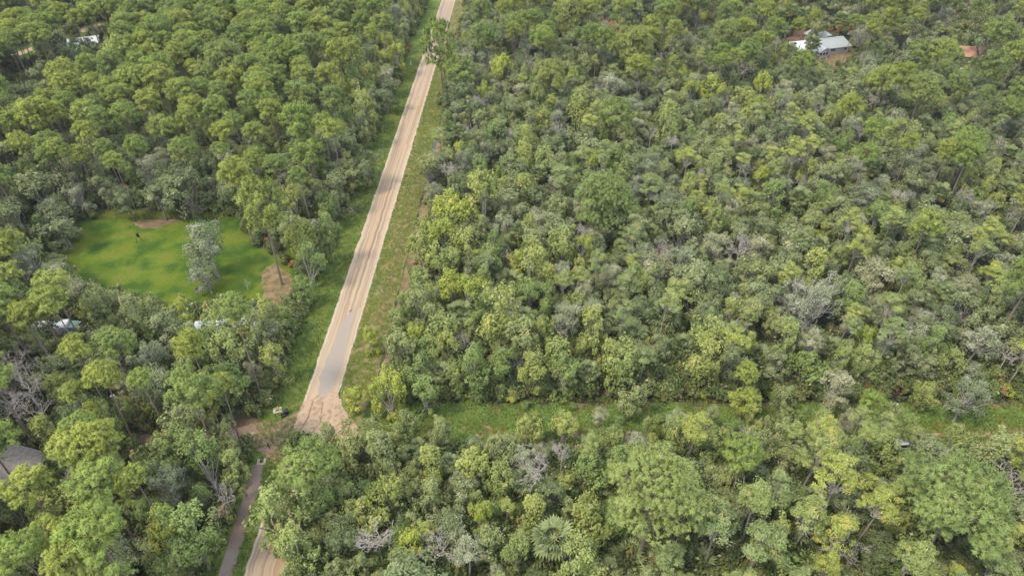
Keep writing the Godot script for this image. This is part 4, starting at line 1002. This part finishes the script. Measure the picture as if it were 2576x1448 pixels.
var clear_views := []
var seen_marks := {}
func hides(x: float, z: float, hc: float, r: float) -> bool:     # keep what stands out in view: no fill tree just in front of the small things
	if clear_views.is_empty():
		clear_views = [
			poly([[150, 640], [172, 600], [195, 565], [275, 530], [560, 530], [590, 560], [610, 640], [700, 690], [735, 700], [735, 750], [690, 745], [640, 700], [570, 660], [560, 740], [505, 790], [440, 790], [350, 745], [280, 735], [200, 690]]),
			strip(-3.5, 10.0, -90, -330), strip(-1.0, 4.0, -36, -90),
			poly([[-10, 165], [20, 122], [60, 105], [105, 118], [105, 178], [40, 210], [-10, 210]]), poly([[172, 85], [180, 70], [255, 38], [285, 58], [275, 102], [215, 125], [180, 112]]),
			poly([[1985, 95], [2005, 80], [2140, 85], [2150, 150], [2110, 172], [2060, 160], [2000, 135]]), poly([[2412, 135], [2500, 138], [2500, 168], [2420, 172]]),
			poly([[635, 1165], [668, 1165], [605, 1400], [590, 1448], [545, 1448], [610, 1240]]), poly([[640, 1050], [740, 1040], [740, 1130], [660, 1130]]), poly([[300, 1085], [420, 1085], [420, 1120], [300, 1120]]), poly([[560, 530], [690, 560], [740, 640], [750, 770], [560, 740]]),
			poly([[2300, 1020], [2576, 1020], [2576, 1075], [2420, 1095], [2300, 1060]]), poly([[1080, 1045], [1290, 1045], [1280, 1075], [1090, 1072]])]
		for i in clear_views.size(): clear_views[i] = [clear_views[i], 0.0]
	var kk := CAM_H / (CAM_H - hc)
	for cv in clear_views:
		for off in [Vector2.ZERO, Vector2(r, 0), Vector2(-r, 0), Vector2(0, r), Vector2(0, -r)]:
			if Geometry2D.is_point_in_polygon(Vector2(x, z) * kk + off * 0.85 * kk, cv[0]): return true
		if Geometry2D.is_point_in_polygon(Vector2(x, z) * CAM_H / (CAM_H - hc - r * 0.9), cv[0]): return true
	for q in [Vector2(x, z) * kk, Vector2(x, z) * CAM_H / (CAM_H - hc - 2.0)]:
		for i in range(int(floor(q.x / 12.0)) - 1, int(floor(q.x / 12.0)) + 2):
			for j in range(int(floor(q.y / 12.0)) - 1, int(floor(q.y / 12.0)) + 2):
				for t in seen_marks.get(Vector2i(i, j), []):
					if z > t[1] - 0.5 and q.distance_to(t[0]) < r * kk * 0.8 + t[2] * 0.55: return true
	for w in KEEP:
		var g: Vector3 = at(w[0], w[1])
		var c := Vector3(x, hc, z)
		var k := CAM_H / (CAM_H - hc)
		var m := Vector2(x * k, z * k)
		if m.distance_to(Vector2(g.x, g.z)) < r * k * 1.15 + w[2] and z > g.z - 1.0: return true
	return false

const KEEP := [[352, 598, 1.5], [322, 752, 2.0], [723, 1036, 1.5], [700, 1028, 1.5], [678, 1116, 1.2], [658, 1158, 1.6], [201, 822, 1.6], [175, 832, 1.0], [2268, 1115, 0.4], [2100, 112, 8.0], [2020, 112, 5.0], [2100, 150, 4.0], [2447, 145, 5.0], [52, 1165, 3.0], [290, 1004, 1.0], [1034, 158, 1.0], [1695, 965, 3.0], [884, 1185, 0.8], [45, 815, 1.0], [1990, 95, 4.0], [340, 1100, 2.5], [230, 985, 2.0], [700, 715, 2.0], [2440, 1060, 4.0], [2560, 1055, 4.0], [1110, 365, 2.0], [1165, 1060, 3.0], [1270, 1058, 3.0], [1130, 1100, 2.0], [1200, 1018, 2.0], [1380, 1012, 1.5], [2240, 1000, 2.0], [60, 145, 4.0], [225, 72, 4.0], [2430, 120, 4.0], [560, 655, 2.0], [330, 610, 3.0], [230, 650, 3.0], [80, 148, 3.0], [2370, 90, 3.0]]

func add_tree(k: String, x: float, z: float, hc: float, r: float, mark: bool, label := "", tint := -1) -> void:
	var s: Dictionary = S[k]
	var t := {"k": k, "x": x, "z": z, "hc": hc, "r": r, "mark": mark, "label": label, "v": (6 + rng.randi() % 2 if r > 5.7 else rng.randi() % 6) if k == "pine" else (4 if r > 5.6 and mark else rng.randi() % 4) if k == "mossy" else rng.randi() % s.crowns.size(), "tint": tint if tint >= 0 else rng.randi() % s.tints.size(), "yaw": rng.randf() * TAU, "sy": rr(1.05, 1.6) if k == "broad" or k == "maple" else rr(0.95, 1.35) if k == "oak" else rr(0.88, 1.12), "tv": rng.randi() % s.trunks.size()}
	t.tint = mini(t.tint, s.tints.size() - 1)
	trees.append(t)
	var c := Vector2i(int(floor(x / 6.0)), int(floor(z / 6.0)))
	if not cells.has(c): cells[c] = []
	cells[c].append(t)

func plant() -> void:
	for m in marks():
		var u := usual(m[0])
		var hc: float = m[4] if m[4] > 0 else u[0]
		var p := at(m[1], m[2], hc)
		var r: float = m[3] / VIEW * depth_of(p) / FOCAL * 0.5
		var tint: int = m[6] if m.size() > 6 and m[6] < 9 else -1
		if m[0] == "bare" and m.size() > 6:
			tint = -1
		add_tree(m[0], p.x, p.z, hc, r * (1.25 if m[0] == "palm" else 1.06), true, m[5] if m.size() > 5 else "", tint)
		if m[0] == "bare" and m.size() > 6: trees[-1].v = m[6]
		var mk := CAM_H / (CAM_H - hc)
		var mp := Vector2(p.x, p.z) * mk
		var mc := Vector2i(int(floor(mp.x / 12.0)), int(floor(mp.y / 12.0)))
		if not seen_marks.has(mc): seen_marks[mc] = []
		seen_marks[mc].append([mp, p.z, r * mk])
		if m[0] == "palm" or m[0] == "cypress" or m[0] == "bare" or m[0] == "pine":      # and some of the trunk
			var q := Vector2(p.x, p.z) * CAM_H / (CAM_H - hc * (0.62 if m[0] != "pine" else 0.75))
			mc = Vector2i(int(floor(q.x / 12.0)), int(floor(q.y / 12.0)))
			if not seen_marks.has(mc): seen_marks[mc] = []
			seen_marks[mc].append([q, p.z, 0.5])
		if "lone pine" in trees[-1].label or "lawn's road end" in trees[-1].label: trees[-1].sy = 1.7
	# fill the woods between them
	for pass_ in 2:
		for i in 34000:
			var z := -lerpf(36.0, 326.0, sqrt(rr(0.0, 1.0))) if i % 3 else -rr(36.0, 120.0)
			var half := 0.573 * -z + 60.0
			var x := rr(-half, half)
			var w := weights(x, z)
			var total := 0.0
			for k in w: total += w[k]
			var pick := rng.randf() * total
			var kind := ""
			for k in w:
				pick -= w[k]
				if pick <= 0.0:
					kind = k
					break
			if kind == "": continue
			var u := usual(kind)
			var r: float = u[1] * (1.0 if pass_ == 0 else 0.72)
			var hc: float = u[0] * (1.0 if pass_ == 0 or kind == "pine" else 0.82)
			if crowded(x, z, r, kind) or blocked(x, z, r) or hides(x, z, hc, r): continue
			add_tree(kind, x, z, hc, r, false)
	# slender trees along the near side of the track
	for i in 300:
		var x := rr(-22.0, 118.0)
		var z := rr(-76.5, -70.0)
		var r := rr(1.2, 2.2)
		if crowded(x, z, r, "broad") or hides(x, z, 4.0, r) : continue
		add_tree("mossy" if i % 9 == 0 else "broad", x, z, rr(3.4, 6.0), r, false)
		if i > 190: break
	# bushes along road, track and lawn
	var bushes := 0
	for i in 2600:
		var z := -rr(60.0, 260.0)
		var x := rr(-110.0, 130.0)
		var side := rng.randf()
		if side < 0.3: x = road_left(z) - rr(5.6, 8.5)
		elif side < 0.55: x = road_left(z) + rr(14.0, 17.0)
		elif side < 0.9:
			z = rr(-87.0, -68.0)
			x = rr(-28.0, 125.0)
		var r := rr(0.8, 1.7)
		if side < 0.9 and side >= 0.55:
			if z < -72.0 and z > -84.0 and rng.randf() < 0.80: continue
			if hides(x, z, 1.0, r): continue
		elif blocked(x, z, r): continue
		var cb := false
		for t in trees.slice(maxi(0, trees.size() - 260)):
			if t.k == "bush" and Vector2(t.x - x, t.z - z).length() < 1.9: cb = true
		if cb or not in_frame(Vector3(x, 1, z), 1.0): continue
		add_tree("bush", x, z, r * 0.75, r, false)
		bushes += 1
		if bushes >= 230: break

func ordinal(n: int) -> String:
	var ones := ["", "first", "second", "third", "fourth", "fifth", "sixth", "seventh", "eighth", "ninth", "tenth", "eleventh", "twelfth", "thirteenth", "fourteenth", "fifteenth", "sixteenth", "seventeenth", "eighteenth", "nineteenth"]
	if n < 20: return ones[n]
	var tens := ["", "", "twenty", "thirty", "forty", "fifty", "sixty", "seventy", "eighty", "ninety"]
	var whole := ["", "", "twentieth", "thirtieth", "fortieth", "fiftieth", "sixtieth", "seventieth", "eightieth", "ninetieth"]
	if n % 10 == 0: return whole[n / 10]
	return tens[n / 10] + "-" + ones[n % 10]

func stand(t: Dictionary) -> void:        # one tree, trunk and crown
	var s: Dictionary = S[t.k]
	var o := thing(s.name, t.label, s.cat, Vector3(t.x, 0, t.z), t.yaw, s.group)
	o.rotation.x = rr(-0.05, 0.05)
	o.rotation.z = rr(-0.05, 0.05)
	var scale_: float = t.r / s.R
	var vary := clampf(scale_, 0.6, 1.7)
	if t.k == "palm":
		var h: float = t.hc - 0.3
		var tr := put("trunk", s.trunks[0], null, o)
		tr.scale = Vector3(s.tr, h, s.tr)
		if t.r * FOCAL / depth_of(Vector3(t.x, t.hc, t.z)) > 8.5:
			for k in 36:
				var f := put("frond", s.green[k % 4] if k < 27 else s.yellow[k % 2], null, o)
				f.transform = frond_frame(k, 36)
				f.transform.basis = f.transform.basis.scaled(Vector3.ONE * scale_ * rr(0.88, 1.1))
				f.position = Vector3(0, t.hc - 0.1, 0)
			for k in 7:
				var f := put("dead_frond", s.dead[k % 2], null, o)
				f.transform = Transform3D(Basis.from_euler(Vector3(rr(0.85, 1.35), k * 0.9 + rr(0, 0.5), 0)), Vector3(0, t.hc - 0.35, 0))
				f.transform.basis = f.transform.basis.scaled(Vector3.ONE * scale_)
			return
		var c := put("crown", s.crowns[t.v], null, o, Vector3(0, t.hc, 0))
		c.scale = Vector3.ONE * scale_
		return
	var top: float = t.hc + s.H * vary * (0.45 if t.k == "pine" else -0.35 if t.k != "cypress" else 0.3)
	if t.k == "bare": top = t.hc - s.H * scale_ + 0.1
	if top > 0.3:
		var tr := put("trunk", s.trunks[t.tv], null, o)
		var thick: float = s.tr * clampf(scale_, 0.7, 1.5)
		tr.scale = Vector3(thick, top, thick)
	var c := put("crown", s.crowns[t.v], null, o, Vector3(0, t.hc, 0))
	c.scale = Vector3(scale_, scale_ * t.sy, scale_)
	if t.k != "bare": c.set_surface_override_material(0, s.mats[t.tint])

func label_trees(list: Array) -> void:
	var rows := {}
	for t in list:
		if t.label: continue
		var west: bool = t.x < road_left(t.z) + 3.0
		var far: bool = t.z < (-79.0 if west else -77.5)
		var row := int(absf(t.z - (-79.0 if west else -77.5)) / 11.0) + 1
		var key := "%s|%s|%s|%d" % [S[t.k].word, west, far, row]
		if not rows.has(key): rows[key] = []
		rows[key].append(t)
	for key in rows:
		var a: Array = rows[key]
		a.sort_custom(func(p, q): return absf(p.x - road_left(p.z)) < absf(q.x - road_left(q.z)))
		var part: PackedStringArray = key.split("|")
		for i in a.size():
			var t: Dictionary = a[i]
			var tone: String = S[t.k].tints[t.tint][1]
			var where := ""
			if part[1] == "true": where = ("%s row beyond the wheelie bin" if part[2] == "true" else "%s row before the wheelie bin")
			else: where = ("%s row beyond the grassy track" if part[2] == "true" else "%s row before the grassy track")
			t.label = "%s %s, %s%s from the road, %s" % [tone, part[0], "lawn side, " if part[1] == "true" else "", ordinal(i + 1), where % ordinal(int(part[3]))]

func many(called: String, parent: Node, mesh: Mesh, places: Array, tints: Array) -> void:
	if places.is_empty(): return
	var mm := MultiMesh.new()
	mm.transform_format = MultiMesh.TRANSFORM_3D
	mm.use_colors = true
	mm.mesh = mesh
	mm.instance_count = places.size()
	for i in places.size():
		mm.set_instance_transform(i, places[i])
		mm.set_instance_color(i, tints[i])
	var o := MultiMeshInstance3D.new()
	o.name = called
	o.multimesh = mm
	parent.add_child(o, true)
	if parent != self: o.set_meta("kind", "stuff")

func raise_woods() -> void:
	var by := {}
	for t in trees:
		if not by.has(t.k): by[t.k] = []
		by[t.k].append(t)
	var chosen := []
	var rest := []
	for k in by:
		var a: Array = by[k]
		for t in a:
			var p := Vector3(t.x, t.hc, t.z)
			t.rank = (1000.0 if t.mark else 0.0) + (100.0 if in_frame(p, -0.3 * t.r) else 0.0) + t.r * 10.0 / depth_of(p)
			t.seen = in_frame(p, t.r)
		a.sort_custom(func(p, q): return p.rank > q.rank)
		for i in a.size():
			if i < 300 and in_frame(Vector3(a[i].x, a[i].hc, a[i].z), -0.3 * a[i].r): chosen.append(a[i])
			else: rest.append(a[i])
	label_trees(chosen)
	for t in chosen: stand(t)
	# the rest of each kind, farther off or past the frame
	var far := {}
	for t in rest:
		if not far.has(t.k): far[t.k] = []
		far[t.k].append(t)
	for k in far:
		var s: Dictionary = S[k]
		var o := Node3D.new()
		o.name = "far_" + {"pine": "pines", "oak": "oaks", "broad": "leafy_trees", "maple": "yellow_trees", "mossy": "mossy_oaks", "cypress": "cypresses", "palm": "palms", "bare": "bare_trees", "bush": "bushes"}[k]
		add_child(o, true)
		tag(o, "mass of farther %s merging into the woods" % s.group.split(" ")[0] if k != "mossy" else "mass of farther mossy oaks merging into the woods", "woods", "", "stuff")
		var sets := {}
		var tr := []
		var trc := []
		for t in far[k]:
			var scale_: float = t.r / s.R
			var lean := Basis.from_euler(Vector3(rr(-0.05, 0.05), t.yaw, rr(-0.05, 0.05)))
			if not sets.has(t.v): sets[t.v] = [[], []]
			sets[t.v][0].append(Transform3D(lean.scaled_local(Vector3(scale_, scale_ * t.sy, scale_)), Vector3(t.x, t.hc, t.z)))
			var c: Color = s.tints[t.tint][0]
			sets[t.v][1].append(c)
			var top: float = t.hc + (1.5 if k == "pine" else -0.8)
			tr.append(Transform3D(Basis.IDENTITY.scaled(Vector3(s.tr, top, s.tr)), Vector3(t.x, 0, t.z)))
			trc.append(Color(1, 1, 1))
		for v in sets: many("crowns", o, s.crowns[v], sets[v][0], sets[v][1])
		many("trunks", o, s.trunks[0], tr, trc)

func undergrowth() -> void:
	var scrub := []
	for i in 3:
		scrub.append(crown({"R": 1.5, "H": 1.0, "clumps": 18, "leaves": 40, "size": 0.34, "rc": 0.62, "flat": 0.8, "low": -0.3, "spray": 1.5, "c0": Color(0.045, 0.066, 0.020), "c1": Color(0.16, 0.185, 0.060), "odd": Color(0.18, 0.13, 0.05), "odd_share": 0.08, "limbs": 4, "thick": 0.03, "bark": Color(1, 1, 1)}, M.leaf, M.bark_oak))
	var fan := Acc.new()
	for k in 12: frond(fan, Transform3D(Basis.from_euler(Vector3(-rr(0.25, 1.2), k * 2.399, 0)), Vector3.ZERO), 0.8, 0.75, 0.5, Color(0.07, 0.10, 0.036), Color(0.19, 0.215, 0.085), 9)
	var fans := baked(fan, M.leaf)
	var rust := Acc.new()
	for k in 9: frond(rust, Transform3D(Basis.from_euler(Vector3(-rr(-0.2, 0.7), k * 2.399, 0)), Vector3(0, 0.5, 0)), 0.6, 0.7, 0.8, Color(0.17, 0.07, 0.035), Color(0.36, 0.17, 0.085), 8)
	var dead := baked(rust, M.leaf)
	var sets := [[], [], [], [], []]
	var cols := [[], [], [], [], []]
	for i in 26000:
		var z := -lerpf(38.0, 322.0, sqrt(rr(0.0, 1.0))) if i % 3 else -rr(38.0, 110.0)
		var half := 0.573 * -z + 52.0
		var x := rr(-half, half)
		if blocked(x, z, 0.9, true): continue
		var litter := x < road_left(z) - 8.0 and z > -98.0
		var pick := rng.randf()
		if litter and pick < 0.55: continue
		var k := 0 if pick < 0.55 else int(rng.randi() % 3)
		if pick > 0.93 and not litter: k = 4
		elif pick > 0.80: k = 3
		var s := rr(0.7, 1.7)
		sets[k].append(Transform3D(Basis.from_euler(Vector3(rr(-0.1, 0.1), rng.randf() * TAU, rr(-0.1, 0.1))).scaled(Vector3(s, s * rr(0.8, 2.0), s)), Vector3(x, 0.8 if k < 3 else 0.3 if k == 3 else 0.25, z)))
		var d := rr(0.7, 1.15)
		cols[k].append(Color(d * rr(0.9, 1.15), d, d * rr(0.85, 1.05)))
	var o := Node3D.new()
	o.name = "undergrowth"
	add_child(o, true)
	tag(o, "dense scrub and saw palmetto under the trees", "undergrowth", "", "stuff")
	for k in 5: many(["scrub", "scrub", "scrub", "palmetto_fans", "dead_fans"][k], o, [scrub[0], scrub[1], scrub[2], fans, dead][k], sets[k], cols[k])
	# vines creeping over the track and its ditch bank
	var vine := Acc.new()
	for i in 90:
		var q := Vector3(rr(-1, 1), 0, rr(-1, 1)) * 0.9
		q.y = rr(0.1, 0.35) * (1.2 - q.length() * 0.6)
		leaf(vine, q, (Vector3(0, 1, 0) + rdir() * 0.7).normalized(), 0.26, 0.22, Color(0.06, 0.10, 0.018).lerp(Color(0.14, 0.20, 0.04), rng.randf()), Vector3(0, 0.6, 0))
	var vm := baked(vine, M.leaf)
	var vp := []
	var vc := []
	for i in 2600:
		var x := rr(-26.0, 140.0)
		var z := rr(-83.0, -71.0)
		var n := noise.get_noise_2d(x * 14.0, z * 26.0) + (0.18 if z < -78.0 else -0.1)
		if n < 0.12: continue
		vp.append(Transform3D(Basis.from_euler(Vector3(0, rng.randf() * TAU, 0)).scaled(Vector3.ONE * rr(0.7, 1.3)), Vector3(x, 0.02, z)))
		vc.append(Color(1, 1, 1) * rr(0.8, 1.1))
	# grass blades: verges, lawn's edge, track
	var tuft := Acc.new()
	for i in 26:
		var q := Vector3(rr(-1, 1), 0, rr(-1, 1)) * 0.28
		var d := Vector3(rr(-0.5, 0.5), 1.0, rr(-0.5, 0.5)) * rr(0.22, 0.45)
		var sd := Vector3(rr(-1, 1), 0, rr(-1, 1)).normalized() * 0.022
		tuft.tri(q - sd, q + d, q + sd, Color(0.075, 0.12, 0.018).lerp(Color(0.20, 0.24, 0.06), rng.randf()), (Vector3(0, 1, 0) + rdir() * 0.3).normalized())
	var tm := baked(tuft, M.leaf)
	var gp := []
	var gc := []
	for i in 30000:
		var z := -rr(42.0, 250.0)
		var x := 0.0
		var pick := rng.randf()
		var tall := 1.0
		if pick < 0.26: x = road_left(z) - absf(rr(0.0, 6.8)) - 0.1
		elif pick < 0.52:
			if z > -86.0: continue
			x = road_left(z) + 5.95 + rr(0.1, 6.0)
			tall = 0.8
		elif pick < 0.9:
			z = rr(-85.0, -71.0)
			x = rr(-26.0, 140.0)
			tall = 1.3
		else:
			var q := at(rr(200, 560), rr(532, 550))
			x = q.x
			z = q.z
			tall = 2.3
		if wet(x, z): continue
		var s := rr(0.6, 1.3)
		gp.append(Transform3D(Basis.from_euler(Vector3(0, rng.randf() * TAU, 0)).scaled(Vector3(s, s * tall, s)), Vector3(x, 0.01, z)))
		var dry := clampf(noise.get_noise_2d(x * 12.0, z * 12.0) * 1.5 + (0.35 if pick > 0.26 else -0.1), 0, 1)
		gc.append(Color(1, 1, 1).lerp(Color(1.4, 1.12, 0.95), dry) * rr(0.8, 1.1))
	var g := Node3D.new()
	g.name = "ground_cover"
	add_child(g, true)
	tag(g, "creeping vines and rough grass on the verges and along the track", "ground cover", "", "stuff")
	many("vines", g, vm, vp, vc)
	many("grass", g, tm, gp, gc)

var canal_shape := PackedVector2Array()
func wet(x: float, z: float) -> bool:
	if canal_shape.is_empty(): canal_shape = poly([[630, 1130], [700, 1120], [662, 1168], [654, 1232], [627, 1282], [614, 1349], [584, 1445], [570, 1520], [510, 1520], [545, 1445], [562, 1382], [585, 1315], [609, 1242]])
	return Geometry2D.is_point_in_polygon(Vector2(x, z), canal_shape)

func rust_pine() -> void:
	var p := at(1523, 88, 9.0)
	var o := thing("dead_pine", "rust-red dead pine with bare pale limbs beyond the wooded lot", "dead tree", Vector3(p.x, 0, p.z))
	var tr := put("trunk", trunk_mesh(1.0, 0.4, 7, 1.0, M.bark_pale), null, o)
	tr.scale = Vector3(0.26, 14.0, 0.26)
	var f := Acc.new()
	var w := Acc.new()
	for i in 26:
		var y := lerpf(4.0, 14.0, i / 26.0)
		var a := i * 2.399
		var l := lerpf(5.0, 2.2, i / 26.0) * rr(0.6, 1.1)
		var tip := Vector3(cos(a) * l, y + rr(0.3, 1.6), sin(a) * l)
		limb(w, Vector3(0, y, 0), tip, 0.09, 0.025, 0.35, Color(1.3, 1.2, 1.1), 4, 5)
		for j in 3:
			var b := Vector3(0, y, 0).lerp(tip, rr(0.5, 1.0))
			limb(w, b, b + rdir() * 1.0 + Vector3(0, 0.4, 0), 0.035, 0.012, 0.1, Color(1.3, 1.2, 1.1), 3, 3)
		if rng.randf() < 0.75:
			for j in 80:
				var q := tip + rdir() * rr(0.1, 0.85)
				leaf(f, q, (rdir() + Vector3(0, 0.6, 0)).normalized(), 0.34, 0.12, Color(0.20, 0.065, 0.04).lerp(Color(0.36, 0.15, 0.09), rng.randf()), Vector3(0, 0.4, 0))
	put("crown", baked(f, M.leaf, w, M.bark_pale), null, o)

func materials() -> void:
	M.leaf = leaf_mat(Color(1, 1, 1))
	M.bark_pine = bark_mat(0.17, 0.125, 0.11, 11)
	M.bark_oak = bark_mat(0.17, 0.15, 0.125, 12)
	M.bark_pale = bark_mat(0.30, 0.275, 0.235, 13)
	M.bark_grey = bark_mat(0.25, 0.215, 0.18, 14)
	M.bark_dead = bark_mat(0.40, 0.365, 0.335, 15)
	M.bark_palm = bark_mat(0.21, 0.175, 0.145, 16)
	M.bark_brown = bark_mat(0.20, 0.13, 0.09, 17)
	M.charred = bark_mat(0.05, 0.042, 0.038, 18)
	M.floor = soil(21, [[0.035, 0.030, 0.020], [0.06, 0.055, 0.030], [0.055, 0.065, 0.025], [0.09, 0.065, 0.042]], 23.0)
	M.litter = soil(22, [[0.1009, 0.05715, 0.03698], [0.1479, 0.08741, 0.05715], [0.1076, 0.09414, 0.04034], [0.1748, 0.1143, 0.07396]], 19.0)
	M.redsoil = soil(31, [[0.121, 0.06052, 0.04034], [0.1681, 0.09414, 0.06724], [0.1345, 0.08069, 0.04707]], 19.0)
	M.lawn = soil(23, [[0.03362, 0.06724, 0.008741], [0.05715, 0.09077, 0.009414], [0.07733, 0.1076, 0.01076], [0.09414, 0.1109, 0.01479]], 47.0, 0.22)
	M.verge = soil(24, [[0.0492, 0.0861, 0.0164], [0.0779, 0.1148, 0.02132], [0.1025, 0.1353, 0.0246], [0.1312, 0.1312, 0.041]], 17.0, 0.35)
	M.verge_dry = soil(25, [[0.0779, 0.0943, 0.02296], [0.1066, 0.1189, 0.03116], [0.1435, 0.1271, 0.0492], [0.1968, 0.1476, 0.0738]], 17.0, 0.35)
	M.track = soil(26, [[0.0615, 0.0943, 0.0164], [0.0984, 0.123, 0.02624], [0.1394, 0.1271, 0.0492], [0.1804, 0.1394, 0.0697]], 15.0, 0.35)
	M.dry = soil(27, [[0.1009, 0.08741, 0.03362], [0.1614, 0.1143, 0.06052], [0.2017, 0.1345, 0.08069]], 13.0, 0.3)
	M.drive = soil(28, [[0.1614, 0.1009, 0.0706], [0.2286, 0.1479, 0.1042], [0.1345, 0.1009, 0.05715], [0.269, 0.1883, 0.1278]], 15.0, 0.25)
	M.sandy = soil(29, [[0.2286, 0.158, 0.1042], [0.3093, 0.2219, 0.1479], [0.269, 0.2017, 0.1345], [0.2017, 0.1345, 0.08741]], 13.0, 0.08)
	M.mud = soil(30, [[0.06724, 0.05245, 0.039], [0.1009, 0.07733, 0.05715], [0.1479, 0.1143, 0.08405]], 7.0, 0.3)
	M.bank = soil(33, [[0.045, 0.03, 0.03], [0.09, 0.06, 0.05], [0.13, 0.085, 0.065], [0.09, 0.09, 0.035]], 9.0, 0.3)
	M.ash = soil(32, [[0.045, 0.04, 0.038], [0.10, 0.08, 0.07], [0.14, 0.11, 0.08]], 7.0, 0.3)
	M.puddle = plain(0.20, 0.165, 0.128, 0.45)
	M.canal = plain(0.1278, 0.09414, 0.0706, 0.22)
	M.ditch = plain(0.05, 0.055, 0.05, 0.2)
	M.dark_water = plain(0.02, 0.018, 0.018, 0.12)
	M.white_paint = plain(0.492, 0.492, 0.5002, 0.35)
	M.white_roof = plain(0.4264, 0.4346, 0.4428, 0.5)
	M.roof_grey = soil(41, [[0.205, 0.2214, 0.2132], [0.2542, 0.2706, 0.2624], [0.2952, 0.3075, 0.2993]], 3.0, 0.12)
	M.siding = plain(0.36, 0.33, 0.33, 0.8)
	M.trim = plain(0.615, 0.615, 0.6068, 0.6)
	M.concrete = plain(0.34, 0.32, 0.29)
	M.white_concrete = plain(0.3936, 0.369, 0.2952)
	M.tan_concrete = plain(0.2624, 0.1968, 0.1312)
	M.orange_roof = soil(42, [[0.328, 0.164, 0.1066], [0.3936, 0.2132, 0.1476], [0.2952, 0.1558, 0.0984]], 4.0, 0.15)
	M.pink_roof = plain(0.55, 0.33, 0.30)
	M.tan_roof = plain(0.42, 0.29, 0.18)
	M.shed_roof = soil(43, [[0.1558, 0.1353, 0.123], [0.205, 0.1804, 0.1599], [0.246, 0.2173, 0.1927]], 5.0, 0.2)
	M.old_wood = plain(0.20, 0.165, 0.13)
	M.cream = plain(0.451, 0.4346, 0.3936)
	M.black = plain(0.014, 0.015, 0.017, 0.45)
	M.dark_grey = plain(0.04, 0.04, 0.045, 0.6)
	M.tyre = plain(0.015, 0.015, 0.015, 0.9)
	M.rim = plain(0.5, 0.5, 0.52, 0.35, 0.7)
	M.lens = plain(0.7, 0.72, 0.75, 0.12)
	M.car_glass = plain(0.02, 0.025, 0.028, 0.08)
	M.window_glass = plain(0.03, 0.035, 0.04, 0.1)
	M.rust_pipe = plain(0.32, 0.15, 0.10, 0.8)
	M.green_tarp = plain(0.10, 0.17, 0.14, 0.6)
	M.red_tarp = plain(0.22, 0.02, 0.02, 0.6)
	M.blue = plain(0.02, 0.22, 0.42, 0.45)

func _ready() -> void:
	rng.seed = 20417
	noise.seed = 5
	noise.frequency = 0.01
	# camera
	var cam := Camera3D.new()
	cam.name = "camera"
	cam.position = Vector3(0, CAM_H, 0)
	cam.rotation_degrees = Vector3(-PITCH, 0, 0)
	cam.fov = rad_to_deg(2.0 * atan(287.5 / FOCAL))
	cam.near = 1.0
	cam.far = 4000.0
	add_child(cam)
	cam.current = true
	# a bright overcast sky with a weak, veiled sun
	var sky := ProceduralSkyMaterial.new()
	sky.sky_top_color = Color(0.86, 0.90, 0.97)
	sky.sky_horizon_color = Color(0.88, 0.89, 0.91)
	sky.sky_curve = 0.15
	sky.ground_bottom_color = Color(0.35, 0.36, 0.33)
	sky.ground_horizon_color = Color(0.80, 0.81, 0.82)
	sky.sky_energy_multiplier = 1.0
	var env := Environment.new()
	env.background_mode = Environment.BG_SKY
	env.sky = Sky.new()
	env.sky.sky_material = sky
	env.tonemap_mode = Environment.TONE_MAPPER_LINEAR
	env.tonemap_exposure = 3.1
	env.fog_enabled = true
	env.fog_density = 0.00006
	env.fog_light_color = Color(0.86, 0.90, 0.94)
	env.sdfgi_enabled = true
	env.ssao_enabled = true
	env.ssil_enabled = true
	var we := WorldEnvironment.new()
	we.name = "sky"
	we.environment = env
	add_child(we)
	var sun := DirectionalLight3D.new()
	sun.name = "sun"
	sun.light_energy = 0.5
	sun.light_color = Color(1.0, 0.96, 0.89)
	sun.light_angular_distance = 12.0
	sun.rotation_degrees = Vector3(-58, -62, 0)
	sun.shadow_enabled = true
	add_child(sun)
	# the place
	materials()
	build_ground()
	small_things()
	species()
	plant()
	raise_woods()
	rust_pine()
	undergrowth()
